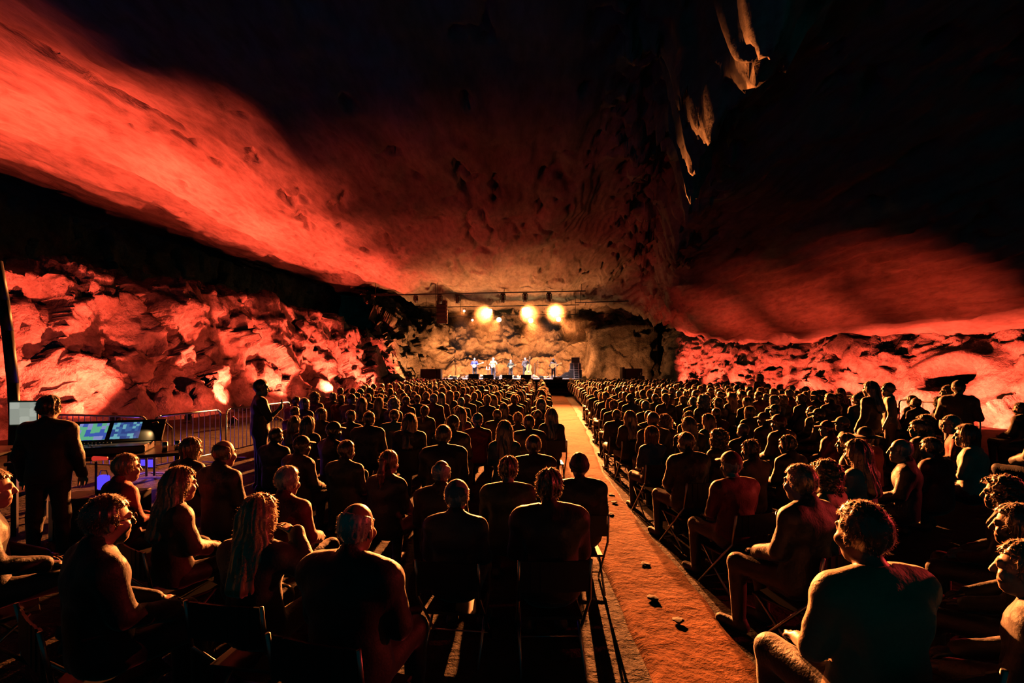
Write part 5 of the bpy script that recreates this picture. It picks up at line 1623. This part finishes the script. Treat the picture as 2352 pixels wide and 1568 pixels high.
# ------------------------------------------------------------------ standing people
GS = 'people standing in the hall'
person(-4.0, 7.6, 0, -0.95, 'stand_phone', 'tee', 'black', 'short', 'black', skin=1, scale=1.0, label='standing person in a black shirt with folded arms by the crowd barrier', group=GS)
person(-4.55, 4.7, 0, 0.35, 'stand_down', 'jacket', 'black', 'tousled', 'black', skin=1, scale=0.94, label='sound engineer in black standing at the mixing desk', group=GS, legc='black')
person(6.15, 8.2, 0, 0.5, 'stand_down', 'jacket', 'black', 'long', 'black', skin=1, scale=0.97, label='standing person with long black hair and a black jacket', group=GS)
person(7.05, 8.95, 0, 1.0, 'stand_down', 'tee', 'tan', 'short', 'brown', skin=0, scale=0.95, label='standing person in a tan shirt beside the black-haired one', group=GS, legc='brown')
person(7.55, 8.1, 0, -0.9, 'stand', 'jacket', 'brown', 'short', 'black', hat='cap', hatc='charcoal', skin=1, scale=0.98, label='standing person in a brown jacket and charcoal cap', group=GS)
person(8.2, 9.0, 0, 0.8, 'stand', 'jacket', 'dark green', 'tousled', 'brown', skin=1, scale=0.92, label='standing person in a dark green jacket with a backpack', group=GS)
person(*at_stage(1473, 35.6, 0), PI - 0.6, 'stand_down', 'jacket', 'charcoal', 'short', 'brown', skin=1, scale=1.0, label='standing person by the loudspeaker at the rock block', group=GS)
person(*at_stage(937, 35.0, 0), -0.9, 'stand_down', 'jacket', 'black', 'short', 'black', skin=1, scale=0.95, label='standing person in the shadow beside the large black loudspeaker', group=GS)
person(*at_stage(1745, 17.5, 0), 0.3, 'stand_down', 'jacket', 'black', 'curly', 'black', skin=1, scale=1.0, label='standing person with big curly black hair among the seats', group=GS)
t = empty('backpack', (8.35, 8.70, 1.0), 0.8, 'dark backpack on the standing person in green', 'backpack')
bm = bmesh.new(); bmesh.ops.create_uvsphere(bm, u_segments=16, v_segments=10, radius=1.0, matrix=Matrix.Translation((0, 0, 0.2)) @ Matrix.Diagonal((0.16, 0.11, 0.25, 1))); link('bag', bm_mesh('bag', bm, True), plain('backpack_cloth', (0.03, 0.03, 0.035), 0.7), t)
bm = bmesh.new(); box_bm(bm, (0, -0.11, 0.12), (0.2, 0.05, 0.16)); link('pocket', bm_mesh('pocket', bm, bevel=0.015), M_SEATM, t)

# ------------------------------------------------------------------ barriers
def barrier(a, b, label, n=None, h=1.08):
    a, b = Vector((*a, 0)), Vector((*b, 0))
    L = (b - a).length
    t = empty('crowd_barrier', a, math.atan2(b.y - a.y, b.x - a.x), label, 'barrier', 'steel crowd barriers')
    R = 0.12
    arc = lambda cx, cz, a0, a1: [(cx + R * math.cos(a0 + (a1 - a0) * k / 4), 0, cz + R * math.sin(a0 + (a1 - a0) * k / 4)) for k in range(5)]
    pts = [(0, 0, 0.03)] + arc(R, h - R, PI, PI / 2) + arc(L - R, h - R, PI / 2, 0) + [(L, 0, 0.03)]
    bm = bmesh.new(); tube_bm(bm, pts, 0.019, 8); link('frame', bm_mesh('frame', bm, True), M_STEEL, t)
    bm = bmesh.new(); cyl_bm(bm, (0, 0, 0.2), (L, 0, 0.2), 0.014, seg=8); link('lower_rail', bm_mesh('lower_rail', bm, True), M_STEEL, t)
    n = n or int(L / 0.13)
    bm = bmesh.new(); cyl_bm(bm, (0, 0, 0.2), (0, 0, h - 0.01), 0.008, seg=6); bar = bm_mesh('bar', bm); bar.materials.append(M_STEEL)
    for k in range(1, n):
        o = link('bar', bar, None, t); o.location = (L * k / n, 0, 0)
    for u in (0.12, 0.88):
        bm = bmesh.new(); box_bm(bm, (L * u, 0, 0.03), (0.05, 0.5, 0.02)); link('foot', bm_mesh('foot', bm), M_STEEL, t)
barrier((-6.35, 8.5), (-6.05, 9.95), 'steel crowd barrier lit blue from below, beside the mixing desk')
barrier((-6.0, 10.05), (-5.75, 12.4), 'steel crowd barrier beyond the blue-lit one, beside the seats')
barrier((-8.7, 8.9), (-6.45, 8.45), 'steel crowd barrier behind the mixing desk screens')
for i, (y0, y1) in enumerate([(11.0, 13.3), (13.4, 15.7), (15.8, 18.1), (18.2, 20.5), (20.6, 22.9), (23.0, 25.3), (25.4, 27.7), (27.8, 30.1)]):
    barrier((10.75, y0), (10.75, y1), f'steel crowd barrier along the hollow rock wall, number {i + 1} from the back of the hall' if False else ['steel barrier panel nearest the hollow in the rock'.replace('nearest', 'facing'), 'second barrier panel past the hollow in the rock', 'third barrier panel past the hollow in the rock', 'fourth barrier panel past the hollow in the rock', 'fourth barrier panel back from the stage end', 'third barrier panel back from the stage end', 'second barrier panel back from the stage end', 'last barrier panel at the stage end of the row'][i], n=6)

# ------------------------------------------------------------------ mixing desk
M_DESK = plain('desk_laminate', (0.02, 0.018, 0.016), 0.4, noise=0.2)
M_CONS = plain('console_body', (0.05, 0.04, 0.035), 0.35, noise=0.1)
def screen_mat(name, kind):
    m, nt, b = mat_new(name)
    N = nt.nodes
    tc = N.new('ShaderNodeTexCoord'); br = N.new('ShaderNodeTexBrick'); mp = N.new('ShaderNodeMapping')
    br.inputs['Mortar Size'].default_value = 0.012
    nt.links.new(tc.outputs['Object'], mp.inputs['Vector']); nt.links.new(mp.outputs['Vector'], br.inputs['Vector'])
    cr = N.new('ShaderNodeValToRGB'); nz = N.new('ShaderNodeTexVoronoi'); nz.distance = 'CHEBYCHEV'; nz.inputs['Randomness'].default_value = 0.25; nz.inputs['Scale'].default_value = {'a': 16, 'b': 22, 'w': 9}[kind]
    nt.links.new(mp.outputs['Vector'], nz.inputs['Vector'])
    el = cr.color_ramp.elements
    cols = {'a': [(0.05, 0.10, 0.45), (0.12, 0.45, 0.25), (0.25, 0.28, 0.60), (0.45, 0.65, 0.9)], 'b': [(0.03, 0.06, 0.25), (0.05, 0.12, 0.34), (0.15, 0.42, 0.5), (0.75, 0.8, 0.8)], 'w': [(0.34, 0.36, 0.30), (0.42, 0.44, 0.37), (0.30, 0.32, 0.27), (0.5, 0.5, 0.42)]}[kind]
    el[0].color = (*cols[0], 1); el[1].color = (*cols[3], 1)
    for q in (1, 2):
        e = el.new(q / 3); e.color = (*cols[q], 1)
    cr.color_ramp.interpolation = 'CONSTANT'
    sx = N.new('ShaderNodeSeparateColor'); nt.links.new(nz.outputs['Color'], sx.inputs[0]); nt.links.new(sx.outputs[0], cr.inputs['Fac'])
    nt.links.new(cr.outputs['Color'], b.inputs['Emission Color'])
    b.inputs['Emission Strength'].default_value = 0.9
    b.inputs['Base Color'].default_value = (0.01, 0.01, 0.01, 1)
    return m
dk = empty('desk', (-5.15, 6.15, 0), 0.42, 'long dark table carrying the lit mixing console', 'table')
bm = bmesh.new(); box_bm(bm, (0, 0, 0.83), (1.7, 0.85, 0.04)); link('table_top', bm_mesh('table_top', bm, bevel=0.006), M_DESK, dk)
for sx_ in (-1, 1):
    for sy in (-1, 1):
        bm = bmesh.new(); box_bm(bm, (sx_ * 0.78, sy * 0.36, 0.405), (0.05, 0.05, 0.81)); link('leg', bm_mesh('leg', bm), M_DESK, dk)
R_ = Matrix.Rotation(0.42, 4, 'Z')
def on_desk(u, v, z): return Vector((-5.15, 6.15, 0)) + (R_ @ Vector((u, v, z)))
cs = empty('mixing_console', on_desk(-0.04, 0.05, 0.851), 0.42, 'mixing console with two bright tilted touch screens', 'mixing console')
cs.scale = (0.78, 0.85, 0.95)
bm = bmesh.new(); box_bm(bm, (0, -0.06, 0.05), (1.15, 0.55, 0.10)); link('body', bm_mesh('body', bm, bevel=0.015), M_CONS, cs)
RX = Matrix.Rotation(math.radians(42), 3, 'X')
bm = bmesh.new(); box_bm(bm, (0.05, 0.28, 0.24), (1.30, 0.42, 0.03), RX); link('screen_bridge', bm_mesh('screen_bridge', bm, bevel=0.008), M_BLACK, cs)
nrm = RX @ Vector((0, 0, 1))
for k, xx in enumerate((-0.30, 0.16)):
    me = bpy.data.meshes.new('screen')
    me.from_pydata([(-0.20, -0.155, 0), (0.20, -0.155, 0), (0.20, 0.155, 0), (-0.20, 0.155, 0)], [], [(0, 1, 2, 3)])
    o = link('screen', me, screen_mat('touch_screen', 'ab'[k]), cs)
    o.location = Vector((xx, 0.28, 0.24)) + nrm * 0.018; o.rotation_euler = (math.radians(42), 0, 0)
    o['label'] = ['lit screen with green and violet tiles', 'lit dark blue screen with pale knobs'][k]
bm = bmesh.new(); box_bm(bm, (0, -0.10, 0.012), (0.018, 0.035, 0.014)); cap = bm_mesh('fader', bm); cap.materials.append(M_STEEL)
for k in range(16):
    o = link('fader', cap, None, cs); o.location = (-0.5 + k * 0.036, -0.02 + 0.05 * math.sin(k * 1.7) - 0.05, 0.098)
bm = bmesh.new(); cyl_bm(bm, (0, 0, 0), (0, 0, 0.02), 0.011, seg=10); kn = bm_mesh('knob', bm); kn.materials.append(M_STEEL)
for k in range(10):
    o = link('knob', kn, None, cs); o.location = (-0.45 + k * 0.05, 0.10, 0.10)
bm = bmesh.new(); box_bm(bm, (0, 0, 0.002), (0.22, 0.15, 0.003)); o = link('paper', bm_mesh('paper', bm), plain('set_list_paper', (0.6, 0.58, 0.55), 0.8), label='white sheet of paper lying on the mixing console', cat='paper', loc=on_desk(0.0, -0.2, 0.962)); o.rotation_euler = (0, 0, 0.5)
for k, (u, v) in enumerate(((0.62, -0.22), (0.74, -0.14))):
    t = empty('drink_can', on_desk(u, v, 0.851), 0, ['metal drink can on the mixing desk corner', 'second metal can beside the one on the mixing desk corner'][k], 'can')
    bm = bmesh.new(); cyl_bm(bm, (0, 0, 0), (0, 0, 0.115), 0.032, seg=14); link('body', bm_mesh('body', bm, True), M_STEEL, t)
    bm = bmesh.new(); cyl_bm(bm, (0, 0, 0.115), (0, 0, 0.125), 0.032, 0.026, 14); link('lid', bm_mesh('lid', bm), M_STEEL, t)
# lamps that light the desk
lamp = empty('desk_lamp', on_desk(0.60, 0.28, 0.851), 0, 'small gooseneck lamp clipped beside the console screens', 'lamp')
bm = bmesh.new(); tube_bm(bm, [(0, 0, 0), (0, 0, 0.24), (-0.05, -0.04, 0.32), (-0.12, -0.10, 0.33)], 0.008, 6); link('stem', bm_mesh('stem', bm), M_BLACK, lamp)
bm = bmesh.new(); cyl_bm(bm, (-0.12, -0.10, 0.335), (-0.17, -0.13, 0.31), 0.02, 0.03, 10); link('lamp_shade', bm_mesh('lamp_shade', bm), M_BLACK, lamp)
p = on_desk(0.60, 0.28, 0.851) + Vector((-0.2, -0.15, 0.28)); spot('desk_glow', p, p + Vector((-0.3, -0.3, -0.6)), 9, (1.0, 0.55, 0.2), 110, 0.8, 0.02)
# second desk with monitor and fader bank
dk2 = empty('desk', (-6.85, 5.9, 0), 0.12, 'dark table with the pale monitor and green-lit faders', 'table')
bm = bmesh.new(); box_bm(bm, (0, 0, 0.88), (1.3, 0.9, 0.04)); link('table_top', bm_mesh('table_top', bm), M_DESK, dk2)
for sx_ in (-1, 1):
    for sy in (-1, 1):
        bm = bmesh.new(); box_bm(bm, (sx_ * 0.6, sy * 0.4, 0.43), (0.05, 0.05, 0.86)); link('leg', bm_mesh('leg', bm), M_DESK, dk2)
mo = empty('monitor', pix(53, 1000, 6.1) * 1.0, 0.25, 'pale grey computer monitor on a stand on the second desk', 'monitor')
mo.location.z = 0.901
top = pix(53, 920, 6.1).z - 0.901
bm = bmesh.new(); box_bm(bm, (0, 0.02, top - 0.16), (0.30, 0.03, 0.32)); link('case', bm_mesh('case', bm, bevel=0.01), plain('pale_plastic', (0.35, 0.35, 0.30), 0.4), mo)
me = bpy.data.meshes.new('screen'); me.from_pydata([(-0.14, 0.0, top - 0.30), (0.14, 0.0, top - 0.30), (0.14, 0.0, top - 0.02), (-0.14, 0.0, top - 0.02)], [], [(0, 1, 2, 3)]); link('screen', me, screen_mat('monitor_screen', 'w'), mo)
bm = bmesh.new(); cyl_bm(bm, (0, 0.03, 0.01), (0, 0.03, top - 0.3), 0.015, seg=8); link('stand', bm_mesh('stand', bm), M_BLACK, mo)
bm = bmesh.new(); box_bm(bm, (0, 0.03, 0.008), (0.2, 0.16, 0.016)); link('base', bm_mesh('base', bm), M_BLACK, mo)
fb = empty('fader_bank', (-6.75, 5.62, 0.945), 0.12, 'mixing surface with a row of green-lit faders', 'mixing console')
bm = bmesh.new(); box_bm(bm, (0, 0, 0.06), (0.85, 0.34, 0.10), Matrix.Rotation(0.25, 3, 'X')); link('body', bm_mesh('body', bm, bevel=0.01), plain('grey_console', (0.3, 0.26, 0.3), 0.4), fb)
M_GREEN = plain('green_led', (0.02, 0.1, 0.05), 0.3, emit=(0.08, 1.0, 0.35), estr=2.2)
bm = bmesh.new(); box_bm(bm, (0, 0, 0), (0.022, 0.10, 0.012), Matrix.Rotation(0.25, 3, 'X')); led = bm_mesh('lit_fader', bm); led.materials.append(M_GREEN)
for k in range(9):
    o = link('lit_fader', led, None, fb); o.location = (-0.32 + k * 0.075, -0.02, 0.118)
# blue-lit bag, its blue light put in as emission, and red gadget
M_BLUE = plain('blue_emissive_plastic', (0.05, 0.05, 0.3), 0.4, emit=(0.10, 0.06, 1.0), estr=1.1)
p = pix(238, 1118, 5.6)
t = empty('blue_lit_bag', (p.x, p.y, 0.46), 0, 'blue-lit bag, light put in as glow, on a flight case below the mixing desk', 'lantern')
bm = bmesh.new(); box_bm(bm, (0, 0, 0.13), (0.11, 0.09, 0.17)); link('bag_body', bm_mesh('bag_body', bm, bevel=0.02), M_BLUE, t)
bm = bmesh.new(); box_bm(bm, (0, 0, 0.025), (0.13, 0.11, 0.05)); link('base', bm_mesh('base', bm, bevel=0.01), M_BLACK, t)
bm = bmesh.new(); tube_bm(bm, [(-0.05, 0, 0.21), (-0.03, 0, 0.27), (0.03, 0, 0.27), (0.05, 0, 0.21)], 0.006, 6); link('handle', bm_mesh('handle', bm), M_STEEL, t)
fc = empty('flight_case', (p.x, p.y, 0), 0.2, 'black flight case with steel corners under the mixing desk', 'case')
bm = bmesh.new(); box_bm(bm, (0, 0, 0.23), (0.8, 0.42, 0.46)); link('body', bm_mesh('body', bm, bevel=0.01), M_BLACK, fc)
for sx_ in (-1, 1):
    bm = bmesh.new(); box_bm(bm, (sx_ * 0.39, -0.2, 0.23), (0.04, 0.04, 0.44)); link('corner', bm_mesh('corner', bm), M_STEEL, fc)
p2_ = pix(212, 1074, 5.6)
g = empty('red_gadget', (p2_.x, p2_.y + 0.05, 0.46), 0, 'red glowing gadget standing on the flight case beside the blue-lit bag', 'torch')
bm = bmesh.new(); cyl_bm(bm, (0, 0, 0), (0, 0, 0.36), 0.012, seg=8); link('stem', bm_mesh('stem', bm), M_BLACK, g)
bm = bmesh.new(); cyl_bm(bm, (-0.03, 0, 0.40), (0.13, 0, 0.40), 0.028, 0.02, 12); link('tube', bm_mesh('tube', bm, True), plain('red_led_plastic', (0.3, 0.02, 0.02), 0.4, emit=(1.0, 0.05, 0.03), estr=0.55), g)
# blue work light behind the barrier
wl = empty('work_light', (-6.9, 9.1, 0), 0, 'blue work light on the ground behind the steel barrier', 'lamp')
bm = bmesh.new(); box_bm(bm, (0, 0, 0.14), (0.3, 0.1, 0.2)); link('housing', bm_mesh('housing', bm, bevel=0.02), M_BLACK, wl)
bm = bmesh.new(); box_bm(bm, (0, -0.055, 0.14), (0.24, 0.01, 0.14)); link('lens', bm_mesh('lens', bm), M_BLUE, wl)
l = bpy.data.lights.new('blue_glow', 'POINT'); l.energy = 22; l.color = (0.25, 0.10, 1.0); l.shadow_soft_size = 0.05
o = bpy.data.objects.new('blue_glow', l); COL.objects.link(o); o.location = (-6.6, 8.75, 0.35)

# black post at the edge of the hall
t = empty('drape_pole', (-7.95, 7.4, 0), 0, 'tall dark curved pole with gathered black drape at the hall edge', 'pole')
bm = bmesh.new(); tube_bm(bm, [pix(34, 965, 7.4) - Vector((-7.95, 7.4, 0)), pix(30, 880, 7.4) - Vector((-7.95, 7.4, 0)), pix(17, 760, 7.4) - Vector((-7.95, 7.4, 0)), pix(8, 690, 7.4) - Vector((-7.95, 7.4, 0)), pix(-8, 600, 7.4) - Vector((-7.95, 7.4, 0))], 0.07, 10)
cyl_bm(bm, (0.23, 0, 0.0), pix(34, 965, 7.4) - Vector((-7.95, 7.4, 0)), 0.07, seg=10); link('drape', bm_mesh('drape', bm, True), M_SEATM, t)
bm = bmesh.new(); cyl_bm(bm, (0.23, 0, 0), (0.23, 0, 0.04), 0.25, seg=16); link('base', bm_mesh('base', bm), M_BLACK, t)
# pebbles and worn pits on the aisle
for i, (px, py) in enumerate([(1405, 1143), (1412, 1160), (1391, 1166), (1402, 1188), (1482, 1305), (1499, 1385), (1560, 1438)]):
    d = CAM_H * F_PX / (py - HORIZON)
    o = link('dark_stone', STONES[i % 5], label='small dark flat stone on the aisle floor', cat='stone', group='dark stones scattered on the aisle', loc=((px - 1176) / F_PX * d, d, 0.045))
    o.scale = (0.035, 0.05, 0.014)
    o.data = o.data.copy(); o.data.materials.clear(); o.data.materials.append(M_SKIRT)
# ------------------------------------------------------------------ haze over the stage
M_HAZE = bpy.data.materials.new('stage_haze'); M_HAZE.use_nodes = True
nt = M_HAZE.node_tree; nt.nodes.clear()
out = nt.nodes.new('ShaderNodeOutputMaterial'); vs = nt.nodes.new('ShaderNodeVolumeScatter')
vs.inputs['Density'].default_value = 0.0055; vs.inputs['Anisotropy'].default_value = 0.7; vs.inputs['Color'].default_value = (1, 0.9, 0.8, 1)
nt.links.new(vs.outputs[0], out.inputs['Volume'])
bm = bmesh.new(); box_bm(bm, (0.2, 41.1, 4.4), (12.2, 6.4, 6.1))
link('haze', bm_mesh('haze', bm), M_HAZE, label='thin amber haze hanging over the band under the lamps', cat='haze', kind='stuff')
